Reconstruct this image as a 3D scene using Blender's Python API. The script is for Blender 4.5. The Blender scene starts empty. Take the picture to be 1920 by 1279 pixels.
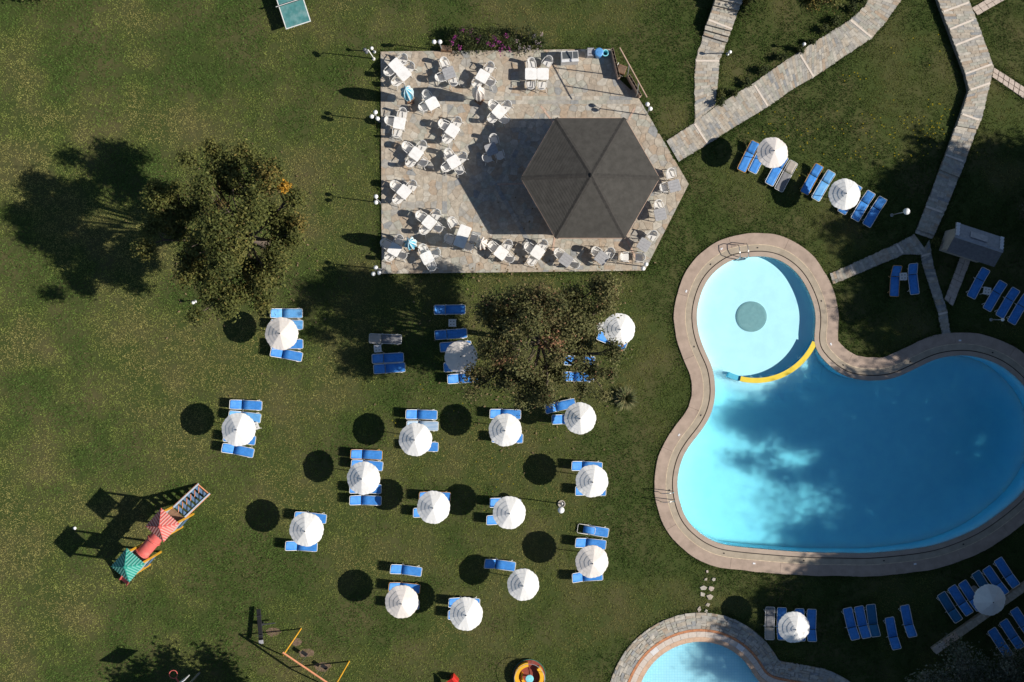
import bpy, bmesh, math, random
import numpy as np
from mathutils import Vector, Matrix
from mathutils.geometry import delaunay_2d_cdt

R = math.radians
random.seed(7)
rng = np.random.default_rng(7)
sc = bpy.context.scene
col = sc.collection

# ------------------------------------------------------------------ camera, sky, sun
H = 64.0            # flying height of the camera above the lawn (m)
PPM = 32.0          # plan scale: photograph pixels per metre at ground level
cam_d = bpy.data.cameras.new('camera')
cam = bpy.data.objects.new('camera', cam_d); col.objects.link(cam)
cam.location = (0, 0, H); cam.rotation_euler = (0, 0, 0)
cam_d.sensor_width = 36.0; cam_d.lens = 36.0 * H / (1920 / PPM)
cam_d.clip_start = 0.5; cam_d.clip_end = 2000
sc.camera = cam

SUN_EL = R(36.8)
to_sun = Vector((0.990 * math.cos(SUN_EL), -0.139 * math.cos(SUN_EL), math.sin(SUN_EL)))
world = bpy.data.worlds.new('World'); sc.world = world; world.use_nodes = True
wn = world.node_tree
sky = wn.nodes.new('ShaderNodeTexSky'); sky.sky_type = 'NISHITA'; sky.sun_disc = False; sky.dust_density = 0.4; sky.ozone_density = 3.0
sky.sun_elevation = SUN_EL; sky.sun_rotation = math.atan2(to_sun.x, to_sun.y)
bg = wn.nodes['Background']; bg.inputs['Strength'].default_value = 0.06
wn.links.new(sky.outputs[0], bg.inputs[0])
sun_d = bpy.data.lights.new('sun', 'SUN'); sun_d.energy = 5.0; sun_d.angle = R(0.53)
sun_d.color = (1.0, 0.93, 0.83)
sun = bpy.data.objects.new('sun', sun_d); col.objects.link(sun)
sun.rotation_euler = to_sun.to_track_quat('Z', 'Y').to_euler()
sc.view_settings.view_transform = 'Standard'; sc.view_settings.look = 'None'
sc.view_settings.exposure = 0.25; sc.view_settings.gamma = 1.0
sc.view_settings.use_curve_mapping = False
try:
    sc.cycles.max_bounces = 6; sc.cycles.transparent_max_bounces = 12
    sc.cycles.caustics_reflective = False; sc.cycles.caustics_refractive = False
except Exception:
    pass

# ------------------------------------------------------------------ helpers
def G(px, py, h=0.0):
    """plan position (m) of a point seen at photograph pixel px, py when it stands h metres above the lawn"""
    k = (1.0 - h / H) / PPM
    return ((px - 960.0) * k, (640.0 - py) * k)
def G3(px, py, h=0.0, z=None):
    x, y = G(px, py, h)
    return (x, y, h if z is None else z)
def tag(o, label=None, cat=None, group=None, kind=None):
    if label: o['label'] = label
    if cat: o['category'] = cat
    if group: o['group'] = group
    if kind: o['kind'] = kind
    return o
def obj(name, data, parent=None, loc=(0, 0, 0), rot=0.0):
    o = bpy.data.objects.new(name, data); col.objects.link(o)
    o.location = loc
    o.rotation_euler = (0, 0, rot) if not hasattr(rot, '__len__') else rot
    if parent is not None: o.parent = parent
    return o

class MB:
    def __init__(s): s.v = []; s.f = []; s.m = []
    def add(s, verts, faces, mi=0):
        b = len(s.v); s.v += [tuple(p) for p in verts]
        s.f += [tuple(i + b for i in f) for f in faces]; s.m += [mi] * len(faces)
        return s
    def box(s, c, size, rz=0.0, mi=0, mat=None, bevel=0.0):
        hx, hy, hz = size[0] / 2, size[1] / 2, size[2] / 2
        cs, sn = math.cos(rz), math.sin(rz)
        if bevel:
            b = min(bevel, hx * .9, hy * .9, hz * .9)
            pts = []
            for (ix, iz) in ((0, -hz), (0, hz - b), (b, hz)):
                pts += [(-hx + ix, -hy + ix, iz), (hx - ix, -hy + ix, iz), (hx - ix, hy - ix, iz), (-hx + ix, hy - ix, iz)]
            fs = [(3, 2, 1, 0), (8, 9, 10, 11)]
            for r in (0, 4):
                for i in range(4):
                    j = (i + 1) % 4; fs.append((r + i, r + j, r + 4 + j, r + 4 + i))
        else:
            pts = [(x, y, z) for z in (-hz, hz) for (x, y) in ((-hx, -hy), (hx, -hy), (hx, hy), (-hx, hy))]
            fs = [(3, 2, 1, 0), (4, 5, 6, 7), (0, 1, 5, 4), (1, 2, 6, 5), (2, 3, 7, 6), (3, 0, 4, 7)]
        if mat is not None: pts = [tuple(mat @ Vector(p)) for p in pts]
        else: pts = [(c[0] + p[0] * cs - p[1] * sn, c[1] + p[0] * sn + p[1] * cs, c[2] + p[2]) for p in pts]
        return s.add(pts, fs, mi)
    def prism(s, poly, z0, z1, mi=0, inset=0.0):
        n = len(poly); a = sum(poly[i][0] * poly[(i + 1) % n][1] - poly[(i + 1) % n][0] * poly[i][1] for i in range(n))
        if a < 0: poly = poly[::-1]
        pts = [(p[0], p[1], z0) for p in poly]
        if inset:
            cx = sum(p[0] for p in poly) / n; cy = sum(p[1] for p in poly) / n
            pts += [(p[0], p[1], z1 - inset) for p in poly]
            for p in poly:
                d = math.hypot(p[0] - cx, p[1] - cy) + 1e-6; t = max(0, 1 - inset * 1.4 / d)
                pts.append((cx + (p[0] - cx) * t, cy + (p[1] - cy) * t, z1))
            rings = 2
        else:
            pts += [(p[0], p[1], z1) for p in poly]; rings = 1
        fs = [tuple(range(rings * n, rings * n + n))]
        for r in range(rings):
            for i in range(n):
                j = (i + 1) % n; fs.append((r * n + i, r * n + j, r * n + n + j, r * n + n + i))
        return s.add(pts, fs, mi)
    def tube(s, path, r, n=6, mi=0, closed=False, cap=True):
        P = [Vector(p) for p in path]; m = len(P)
        rs = r if hasattr(r, '__len__') else [r] * m
        pts = []; prev = None
        for i, p in enumerate(P):
            if closed: d = P[(i + 1) % m] - P[i - 1]
            else: d = P[min(i + 1, m - 1)] - P[max(i - 1, 0)]
            d = d.normalized() if d.length > 1e-9 else Vector((0, 0, 1))
            if prev is None: u = d.orthogonal().normalized()
            else:
                u = prev - d * prev.dot(d)
                u = u.normalized() if u.length > 1e-6 else d.orthogonal().normalized()
            prev = u; w = d.cross(u)
            for k in range(n):
                a = 2 * math.pi * k / n
                pts.append(tuple(p + (u * math.cos(a) + w * math.sin(a)) * rs[i]))
        fs = []
        for i in range(m if closed else m - 1):
            j = (i + 1) % m
            for k in range(n):
                l = (k + 1) % n; fs.append((i * n + k, i * n + l, j * n + l, j * n + k))
        if cap and not closed:
            fs.append(tuple(range(n - 1, -1, -1))); fs.append(tuple((m - 1) * n + k for k in range(n)))
        return s.add(pts, fs, mi)
    def lathe(s, prof, n=16, c=(0, 0, 0), mi=0, ring=False):
        pts = []; fs = []
        for (r, z) in prof:
            for k in range(n):
                a = 2 * math.pi * k / n; pts.append((c[0] + r * math.cos(a), c[1] + r * math.sin(a), c[2] + z))
        for i in range(len(prof) - 1):
            for k in range(n):
                l = (k + 1) % n; fs.append((i * n + k, i * n + l, i * n + n + l, i * n + n + k))
        if ring:
            m_ = len(prof) - 1
            for k in range(n): l = (k + 1) % n; fs.append((m_ * n + k, m_ * n + l, l, k))
            return s.add(pts, fs, mi)
        if prof[0][0] > 1e-4: fs.append(tuple(range(n - 1, -1, -1)))
        if prof[-1][0] > 1e-4: fs.append(tuple((len(prof) - 1) * n + k for k in range(n)))
        return s.add(pts, fs, mi)
    def ball(s, c, r, n=14, mi=0):
        k = n // 2
        return s.lathe([(max(1e-5, r * math.sin(math.pi * i / k)), -r * math.cos(math.pi * i / k)) for i in range(k + 1)], n, c, mi)
    def strip(s, A, B, mi=0, closed=False):
        n = len(A); fs = []
        for i in range(n if closed else n - 1):
            j = (i + 1) % n; fs.append((i, j, n + j, n + i))
        return s.add(list(A) + list(B), fs, mi)
    def mesh(s, name, mats, smooth=False):
        me = bpy.data.meshes.new(name); me.from_pydata(s.v, [], s.f)
        ms = mats if isinstance(mats, (list, tuple)) else [mats]
        for m in ms: me.materials.append(m)
        if len(ms) > 1: me.polygons.foreach_set('material_index', s.m)
        if smooth: me.polygons.foreach_set('use_smooth', [True] * len(me.polygons))
        me.update(); return me
    def build(s, name, mats, parent=None, loc=(0, 0, 0), rot=0.0, smooth=False):
        return obj(name, s.mesh(name, mats, smooth), parent, loc, rot)

def tri_mesh(name, V, col4, mat):
    """V: (n,k,3) polygons of k corners; one colour per polygon"""
    n, k, _ = V.shape
    me = bpy.data.meshes.new(name)
    me.vertices.add(n * k); me.vertices.foreach_set('co', V.reshape(-1).astype(np.float32))
    me.loops.add(n * k); me.loops.foreach_set('vertex_index', np.arange(n * k, dtype=np.int32))
    me.polygons.add(n); me.polygons.foreach_set('loop_start', np.arange(0, n * k, k, dtype=np.int32))
    try: me.polygons.foreach_set('loop_total', np.full(n, k, dtype=np.int32))
    except Exception: pass
    a = me.attributes.new('Col', 'FLOAT_COLOR', 'POINT')
    c = np.ones((n * k, 4), np.float32); c[:, :3] = np.repeat(col4, k, axis=0)
    a.data.foreach_set('color', c.reshape(-1))
    me.materials.append(mat); me.update(calc_edges=True); me.validate()
    return me

# ------------------------------------------------------------------ materials
def new_mat(name):
    m = bpy.data.materials.new(name); m.use_nodes = True
    nt = m.node_tree; return m, nt, nt.nodes['Principled BSDF']
def noise_col(nt, c1, c2, scale, detail=4.0, lo=.35, hi=.65, rough=.6):
    geo = nt.nodes.new('ShaderNodeNewGeometry')
    nz = nt.nodes.new('ShaderNodeTexNoise'); nz.inputs['Scale'].default_value = scale
    nz.inputs['Detail'].default_value = detail; nz.inputs['Roughness'].default_value = rough
    nt.links.new(geo.outputs['Position'], nz.inputs['Vector'])
    rp = nt.nodes.new('ShaderNodeValToRGB')
    rp.color_ramp.elements[0].position = lo; rp.color_ramp.elements[0].color = (*c1, 1)
    rp.color_ramp.elements[1].position = hi; rp.color_ramp.elements[1].color = (*c2, 1)
    nt.links.new(nz.outputs['Fac'], rp.inputs['Fac'])
    return rp, nz, geo
def mixc(nt, a, b, fac, mode='MIX'):
    mx = nt.nodes.new('ShaderNodeMix'); mx.data_type = 'RGBA'; mx.blend_type = mode
    for s, v in ((mx.inputs[6], a), (mx.inputs[7], b)):
        if hasattr(v, 'is_output'): nt.links.new(v, s)
        else: s.default_value = (*v, 1)
    if hasattr(fac, 'is_output'): nt.links.new(fac, mx.inputs[0])
    else: mx.inputs[0].default_value = fac
    return mx.outputs[2]
def mat(name, c, rough=.6, var=.12, scale=6.0, spec=.3, metal=0.0, bump=0.0, bscale=60.0, dirt=None, dscale=1.5, dlo=.5, dhi=.8, trans=0.0):
    m, nt, bs = new_mat(name)
    rp, nz, geo = noise_col(nt, tuple(x * (1 - var) for x in c), tuple(min(.95, x * (1 + var)) for x in c), scale)
    out = rp.outputs['Color']
    if dirt is not None:
        r2, _, _ = noise_col(nt, (0, 0, 0), (1, 1, 1), dscale, 6.0, dlo, dhi, .65)
        out = mixc(nt, out, dirt, r2.outputs['Color'])
    nt.links.new(out, bs.inputs['Base Color'])
    bs.inputs['Roughness'].default_value = rough; bs.inputs['Metallic'].default_value = metal
    bs.inputs['Specular IOR Level'].default_value = spec
    if bump:
        n2 = nt.nodes.new('ShaderNodeTexNoise'); n2.inputs['Scale'].default_value = bscale; n2.inputs['Detail'].default_value = 5
        nt.links.new(geo.outputs['Position'], n2.inputs['Vector'])
        bp = nt.nodes.new('ShaderNodeBump'); bp.inputs['Strength'].default_value = bump; bp.inputs['Distance'].default_value = .03
        nt.links.new(n2.outputs['Fac'], bp.inputs['Height']); nt.links.new(bp.outputs[0], bs.inputs['Normal'])
    if trans:
        tr = nt.nodes.new('ShaderNodeBsdfTranslucent'); nt.links.new(out, tr.inputs['Color'])
        mx = nt.nodes.new('ShaderNodeMixShader'); mx.inputs[0].default_value = trans
        nt.links.new(bs.outputs[0], mx.inputs[1]); nt.links.new(tr.outputs[0], mx.inputs[2])
        nt.links.new(mx.outputs[0], nt.nodes['Material Output'].inputs['Surface'])
    return m
def attr_mat(name, rough=.7, spec=.2, trans=.25):
    m, nt, bs = new_mat(name)
    at = nt.nodes.new('ShaderNodeAttribute'); at.attribute_name = 'Col'
    nt.links.new(at.outputs['Color'], bs.inputs['Base Color'])
    bs.inputs['Roughness'].default_value = rough; bs.inputs['Specular IOR Level'].default_value = spec
    if trans:
        tr = nt.nodes.new('ShaderNodeBsdfTranslucent'); nt.links.new(at.outputs['Color'], tr.inputs['Color'])
        mx = nt.nodes.new('ShaderNodeMixShader'); mx.inputs[0].default_value = trans
        nt.links.new(bs.outputs[0], mx.inputs[1]); nt.links.new(tr.outputs[0], mx.inputs[2])
        nt.links.new(mx.outputs[0], nt.nodes['Material Output'].inputs['Surface'])
    return m

M = {}
M['white'] = mat('white_plastic', (.84, .83, .81), .45, .04, 3, dirt=(.72, .70, .66), dscale=3, trans=.28)
M['white_metal'] = mat('white_tube', (.78, .77, .74), .4, .04, 3)
M['orange_metal'] = mat('rusty_tube', (.62, .36, .14), .5, .2, 9)
M['tabletop'] = mat('white_table', (.84, .83, .81), .4, .04, 5, dirt=(.68, .66, .62), dscale=4)
M['grey_top'] = mat('grey_table', (.36, .36, .37), .55, .1, 9)
M['cushion'] = mat('grey_cushion', (.23, .23, .24), .9, .12, 12)
M['blue'] = mat('blue_sling', (.046, .23, .63), .65, .12, 7, dirt=(.10, .32, .70), dscale=2.5)
M['pale'] = mat('pale_blue_sling', (.12, .36, .70), .65, .08, 7, dirt=(.22, .46, .74), dscale=2.5)
M['teal'] = mat('teal_sling', (.025, .15, .30), .65, .1, 7)
M['grey'] = mat('grey_sling', (.20, .20, .21), .7, .1, 7)
M['beige'] = mat('beige_sling', (.42, .38, .33), .7, .1, 7)
M['canvas'] = mat('white_canvas', (.90, .895, .88), .85, .03, 2.5, trans=.16, dirt=(.80, .79, .76), dscale=1.8)
M['cream'] = mat('cream_canvas', (.86, .80, .75), .85, .04, 2.5, trans=.16, dirt=(.76, .70, .65), dscale=1.8)
M['dark'] = mat('dark_cap', (.05, .05, .055), .6)
M['black'] = mat('black_rubber', (.015, .015, .017), .6)
M['steel'] = mat('steel_tube', (.6, .6, .6), .28, .05, 4, metal=1.0)
M['steel_dull'] = mat('galvanised_tube', (.45, .46, .47), .5, .1, 5, metal=.6)
M['globe'] = mat('opal_globe', (.86, .86, .85), .25, .03, 4, spec=.5)
M['globe_dark'] = mat('dark_grey_globe', (.10, .11, .12), .3, .05, 4, spec=.5)  # dark grey globe, far darker than the opal one
M['wood'] = mat('brown_wood', (.22, .13, .08), .7, .25, 8)
M['pinkwood'] = mat('pink_fascia', (.52, .36, .27), .6, .12, 5)
M['concrete'] = mat('concrete', (.40, .37, .33), .85, .12, 3, bump=.3)
M['brick'] = mat('pink_brick', (.50, .36, .28), .8, .2, 9, bump=.3)
M['bark'] = mat('bark', (.13, .10, .08), .9, .3, 7, bump=.6, bscale=30)
M['paleb'] = mat('pale_bark', (.34, .29, .24), .9, .3, 7, bump=.6, bscale=30)
M['leaf'] = attr_mat('foliage')
M['petal'] = attr_mat('petals', .6, .2, .3)
M['grassm'] = attr_mat('grass_blades', .75, .12, .22)

# ground under the blades: soil and thatch
m, nt, bs = new_mat('lawn_soil')
r1, _, _ = noise_col(nt, (.031, .046, .013), (.072, .094, .026), 14, 6, .3, .7)
r2, _, _ = noise_col(nt, (0, 0, 0), (1, 1, 1), .35, 6, .42, .68)
o1 = mixc(nt, r1.outputs['Color'], (.090, .084, .036), r2.outputs['Color'])
r3, _, _ = noise_col(nt, (0, 0, 0), (1, 1, 1), 5.0, 8, .60, .80)
o2 = mixc(nt, o1, (.022, .034, .011), r3.outputs['Color'])
nt.links.new(o2, bs.inputs['Base Color']); bs.inputs['Roughness'].default_value = .95; bs.inputs['Specular IOR Level'].default_value = .1
M['soil'] = m

# pool paint and water
def pool_paint(name, c, tiles=0.0, line=None, r=1.3):
    m, nt, bs = new_mat(name)
    rp, nz, geo = noise_col(nt, tuple(x * .96 for x in c), tuple(min(.95, x * 1.03) for x in c), 1.3, 5)
    out = rp.outputs['Color']
    if tiles:
        bt = nt.nodes.new('ShaderNodeTexBrick'); bt.offset = 0.0
        bt.inputs['Scale'].default_value = 1.0; bt.inputs['Brick Width'].default_value = tiles; bt.inputs['Row Height'].default_value = tiles
        bt.inputs['Mortar Size'].default_value = .012; bt.inputs['Mortar Smooth'].default_value = .3
        bt.inputs['Color1'].default_value = (*c, 1); bt.inputs['Color2'].default_value = (*[x * .95 for x in c], 1); bt.inputs['Mortar'].default_value = (*line, 1)
        nt.links.new(geo.outputs['Position'], bt.inputs['Vector']); out = bt.outputs['Color']
    nt.links.new(out, bs.inputs['Base Color']); bs.inputs['Roughness'].default_value = .7
    bs.inputs['Specular IOR Level'].default_value = .1
    if r:
        bs.subsurface_method = 'BURLEY'; bs.inputs['Subsurface Weight'].default_value = 1.0
        bs.inputs['Subsurface Radius'].default_value = (r, r, r); bs.inputs['Subsurface Scale'].default_value = 1.0
    return m
M['poolpaint'] = pool_paint('pool_paint', (.84, .92, .96))
M['shallowpaint'] = pool_paint('shallow_pool_paint', (.82, .92, .96), r=0)
M['kidpaint'] = pool_paint('small_pool_mosaic', (.62, .84, .90), .16, (.46, .72, .82), 1.6)
def water_mat(name, dens, absorb):
    m, nt, bs = new_mat(name)
    out = nt.nodes['Material Output']; nt.nodes.remove(bs)
    tr = nt.nodes.new('ShaderNodeBsdfTransparent'); tr.inputs[0].default_value = (.97, .99, 1, 1)
    gl = nt.nodes.new('ShaderNodeBsdfGlossy'); gl.inputs['Roughness'].default_value = .03
    fr = nt.nodes.new('ShaderNodeFresnel'); fr.inputs['IOR'].default_value = 1.33
    geo = nt.nodes.new('ShaderNodeNewGeometry'); nz = nt.nodes.new('ShaderNodeTexNoise')
    nz.inputs['Scale'].default_value = 2.2; nz.inputs['Detail'].default_value = 4
    nt.links.new(geo.outputs['Position'], nz.inputs['Vector'])
    bp = nt.nodes.new('ShaderNodeBump'); bp.inputs['Strength'].default_value = .25; bp.inputs['Distance'].default_value = .05
    nt.links.new(nz.outputs['Fac'], bp.inputs['Height']); nt.links.new(bp.outputs[0], gl.inputs['Normal'])
    mx = nt.nodes.new('ShaderNodeMixShader')
    inv = nt.nodes.new('ShaderNodeMath'); inv.operation = 'SUBTRACT'; inv.inputs[0].default_value = 1.0; nt.links.new(geo.outputs['Backfacing'], inv.inputs[1])
    mul = nt.nodes.new('ShaderNodeMath'); mul.operation = 'MULTIPLY'; nt.links.new(fr.outputs[0], mul.inputs[0]); nt.links.new(inv.outputs[0], mul.inputs[1])
    nt.links.new(mul.outputs[0], mx.inputs[0]); nt.links.new(tr.outputs[0], mx.inputs[1]); nt.links.new(gl.outputs[0], mx.inputs[2])
    nt.links.new(mx.outputs[0], out.inputs['Surface'])
    va = nt.nodes.new('ShaderNodeVolumeAbsorption'); va.inputs['Color'].default_value = (*absorb, 1); va.inputs['Density'].default_value = dens
    nt.links.new(va.outputs[0], out.inputs['Volume'])
    return m
M['water'] = water_mat('pool_water', .36, (.02, .88, 1.0))
M['kidwater'] = water_mat('small_pool_water', .40, (.15, .86, .98))

STONES = [mat('stone_' + n_, c_, .8, .20, 5, bump=.35, bscale=25, dirt=d_, dscale=2.0) for n_, c_, d_ in (
    ('tan', (.385, .325, .255), (.35, .31, .26)), ('beige', (.415, .365, .295), (.36, .325, .27)), ('grey', (.345, .33, .30), (.39, .355, .30)), ('bluegrey', (.265, .27, .27), (.32, .31, .285)),
    ('green', (.37, .36, .305), (.33, .315, .275)), ('rust', (.39, .305, .225), (.37, .325, .265)), ('pale', (.455, .42, .36), (.40, .365, .31)))]
SW = [6, 7, 3, .7, 3, 2, 3]
PATHW = [3, 4, 5, 1, 4, 1, 5]
M['mortar'] = mat('mortar', (.36, .31, .25), .9, .15, 10)
M['pathmortar'] = mat('path_mortar', (.27, .25, .215), .9, .15, 10)
M['strip'] = mat('pale_marble_strip', (.66, .58, .50), .6, .08, 9)
M['tile_pink'] = mat('pinkish_paving', (.50, .42, .36), .8, .12, 9, bump=.2)

# ------------------------------------------------------------------ plan outlines (photograph plan pixels)
def catmull(pts, step=.22, closed=True):
    P = [np.array(p, float) for p in pts]; n = len(P); out = []
    for i in range(n if closed else n - 1):
        p0, p1, p2, p3 = (P[(i - 1) % n], P[i], P[(i + 1) % n], P[(i + 2) % n]) if closed else (P[max(i - 1, 0)], P[i], P[i + 1], P[min(i + 2, n - 1)])
        for k in range(12):
            t = k / 12.0
            out.append(.5 * (2 * p1 + (p2 - p0) * t + (2 * p0 - 5 * p1 + 4 * p2 - p3) * t * t + (3 * p1 - p0 - 3 * p2 + p3) * t ** 3))
    if not closed: out.append(P[-1])
    A = np.array(out)
    if closed: A = np.vstack([A, A[:1]])
    d = np.concatenate([[0], np.cumsum(np.linalg.norm(np.diff(A, axis=0), axis=1))])
    m = max(8, int(d[-1] / step)); s = np.linspace(0, d[-1], m + 1)
    B = np.stack([np.interp(s, d, A[:, 0]), np.interp(s, d, A[:, 1])], 1)
    return B[:-1] if closed else B
def smooth(A, it=3):
    for _ in range(it): A = A * .5 + .25 * (np.roll(A, 1, 0) + np.roll(A, -1, 0))
    return A
def ccw(A):
    a = np.sum(A[:, 0] * np.roll(A[:, 1], -1) - np.roll(A[:, 0], -1) * A[:, 1])
    return A if a > 0 else A[::-1].copy()
def offset(A, d):
    t = np.roll(A, -1, 0) - np.roll(A, 1, 0); t /= np.linalg.norm(t, axis=1)[:, None] + 1e-9
    nrm = np.stack([t[:, 1], -t[:, 0]], 1)
    return A + nrm * (d if np.ndim(d) == 0 else np.asarray(d)[:, None])
def inside(pts, poly):
    x, y = pts[:, 0], pts[:, 1]; r = np.zeros(len(pts), bool); n = len(poly)
    bb = (x >= poly[:, 0].min()) & (x <= poly[:, 0].max()) & (y >= poly[:, 1].min()) & (y <= poly[:, 1].max())
    idx = np.nonzero(bb)[0]; x = x[idx]; y = y[idx]; q = np.zeros(len(idx), bool)
    for i in range(n):
        x1, y1 = poly[i]; x2, y2 = poly[(i + 1) % n]
        if y1 == y2: continue
        c = ((y1 > y) != (y2 > y)) & (x < (x2 - x1) * (y - y1) / (y2 - y1) + x1)
        q ^= c
    r[idx] = q; return r
def plan(pts, h=0.0): return [G(p[0], p[1], h) for p in pts]

pool_px = [(1385, 485), (1425, 481), (1455, 486), (1480, 500), (1500, 520), (1517, 550), (1527, 580), (1529, 605), (1526, 632), (1529, 654), (1542, 673),
 (1562, 692), (1587, 707), (1615, 713), (1645, 714), (1677, 709), (1715, 692), (1754, 674), (1794, 667), (1833, 670), (1872, 684), (1899, 703), (1922, 727),
 (1945, 765), (1956, 815), (1948, 870), (1920, 919), (1891, 948), (1841, 985), (1794, 1008), (1735, 1026), (1637, 1037), (1578, 1037), (1520, 1036), (1445, 1031),
 (1366, 1023), (1335, 1014), (1310, 998), (1288, 975), (1276, 947), (1270, 916), (1271, 891), (1279, 860), (1294, 834), (1316, 806), (1332, 778), (1340, 747),
 (1340, 717), (1334, 686), (1322, 660), (1311, 630), (1306, 596), (1310, 565), (1322, 533), (1340, 510), (1365, 492)]
POOL = ccw(smooth(catmull(plan(pool_px))))
kid_px = [(1198, 1290), (1203, 1276), (1219, 1249), (1243, 1226), (1273, 1210), (1306, 1203), (1339, 1206), (1367, 1217), (1389, 1233), (1406, 1253), (1419, 1275),
 (1445, 1291), (1490, 1300), (1545, 1312), (1585, 1350), (1570, 1410), (1500, 1450), (1400, 1465), (1290, 1460), (1215, 1415), (1186, 1345), (1190, 1312)]
KID = ccw(smooth(catmull(plan(kid_px))))
DECK_W = 1.36
nP = len(POOL)
edge_j = np.convolve(rng.normal(0, 1, nP + 8), np.ones(3) / 3, 'same')[4:4 + nP] * .025
POOL_OUT = offset(POOL, DECK_W + edge_j)
KID_OUT = offset(KID, 1.72)
TERR = [(714, 98), (1144, 93), (1157, 146), (1194, 181), (1228, 244), (1262, 300), (1291, 346), (1209, 508), (716, 514)]
TERRW = np.array(plan(TERR))

# ------------------------------------------------------------------ ground sheet with the two pool openings
def cdt(loops, pts=()):
    V = []; E = []
    for L in loops:
        b = len(V); n = len(L); V += [Vector((float(p[0]), float(p[1]))) for p in L]
        E += [(b + i, b + (i + 1) % n) for i in range(n)]
    V += [Vector((float(p[0]), float(p[1]))) for p in pts]
    v, e, f, *_ = delaunay_2d_cdt(V, E, [], 0, 1e-6)
    return np.array([(p.x, p.y) for p in v]), [tuple(t) for t in f]
box_pts = [(-260, -260), (260, -260), (260, 260), (-260, 260)]
hole1 = offset(POOL, .8); hole2 = offset(KID, .8)
gv, gf = cdt([box_pts, hole1, hole2])
cen = np.array([gv[list(f)].mean(0) for f in gf])
keep = ~(inside(cen, hole1) | inside(cen, hole2))
b = MB(); b.add([(p[0], p[1], 0) for p in gv], [f for f, k in zip(gf, keep) if k])
tag(b.build('ground', M['soil']), kind='structure')

# ------------------------------------------------------------------ swimming pool
cx0, cy0 = G(1417, 594); RC = 120 / PPM
def floor_z(p):
    d = np.hypot(p[:, 0] - cx0, p[:, 1] - cy0)
    t = np.clip((p[:, 0] - 9.5) / 20.0, 0, 1)
    main = -(1.15 + .75 * t)
    s = np.clip((d - RC * .99) / 1.6, 0, 1); s = s * s * (3 - 2 * s)
    return -.52 * (1 - s) + main * s
def basin(name, OUT, zfun, zt, paint, sp=.55):
    xs = np.arange(OUT[:, 0].min(), OUT[:, 0].max(), sp); ys = np.arange(OUT[:, 1].min(), OUT[:, 1].max(), sp)
    g = np.array([(x, y) for x in xs for y in ys]); g = g[inside(g, offset(OUT, -.22))]
    v, f = cdt([OUT], g); c = np.array([v[list(t)].mean(0) for t in f]); k = inside(c, OUT)
    z = zfun(v); mb = MB()
    fs = [t for t, q in zip(f, k) if q]
    mb.add([(p[0], p[1], zz) for p, zz in zip(v, z)], fs)
    if isinstance(paint, list):
        for i_, t in enumerate(fs): mb.m[i_] = int(np.hypot(*(v[list(t)].mean(0) - np.array((cx0, cy0)))) < RC)
    zo = zfun(OUT)
    mb.strip([(p[0], p[1], zz) for p, zz in zip(OUT, zo)], [(p[0], p[1], zt) for p in OUT], 0, True)
    return tag(mb.build(name, paint), kind='structure')
basin('pool_basin', POOL, floor_z, .05, [M['poolpaint'], M['shallowpaint']])
basin('small_pool_basin', KID, lambda p: np.full(len(p), -.45), .05, M['kidpaint'])
def water(name, OUT, zw, zb, mt):
    W = offset(OUT, .02); v, f = cdt([W]); c = np.array([v[list(t)].mean(0) for t in f]); k = inside(c, W)
    fs = [t for t, q in zip(f, k) if q]; n = len(v); mb = MB()
    mb.add([(p[0], p[1], zw) for p in v] + [(p[0], p[1], zb) for p in v], fs + [tuple(i + n for i in t[::-1]) for t in fs])
    nW = len(W)   # cdt keeps the constraint vertices first and in order
    mb.add([(p[0], p[1], zw) for p in W] + [(p[0], p[1], zb) for p in W], [(i, nW + i, nW + (i + 1) % nW, (i + 1) % nW) for i in range(nW)])
    me = mb.mesh(name, mt); bm = bmesh.new(); bm.from_mesh(me)
    bmesh.ops.remove_doubles(bm, verts=bm.verts, dist=1e-5); bmesh.ops.recalc_face_normals(bm, faces=bm.faces); bm.to_mesh(me); bm.free()
    return tag(obj(name, me), kind='structure')
water('pool_water', POOL, .03, -2.4, M['water'])
water('small_pool_water', KID, .03, -.9, M['kidwater'])

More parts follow.
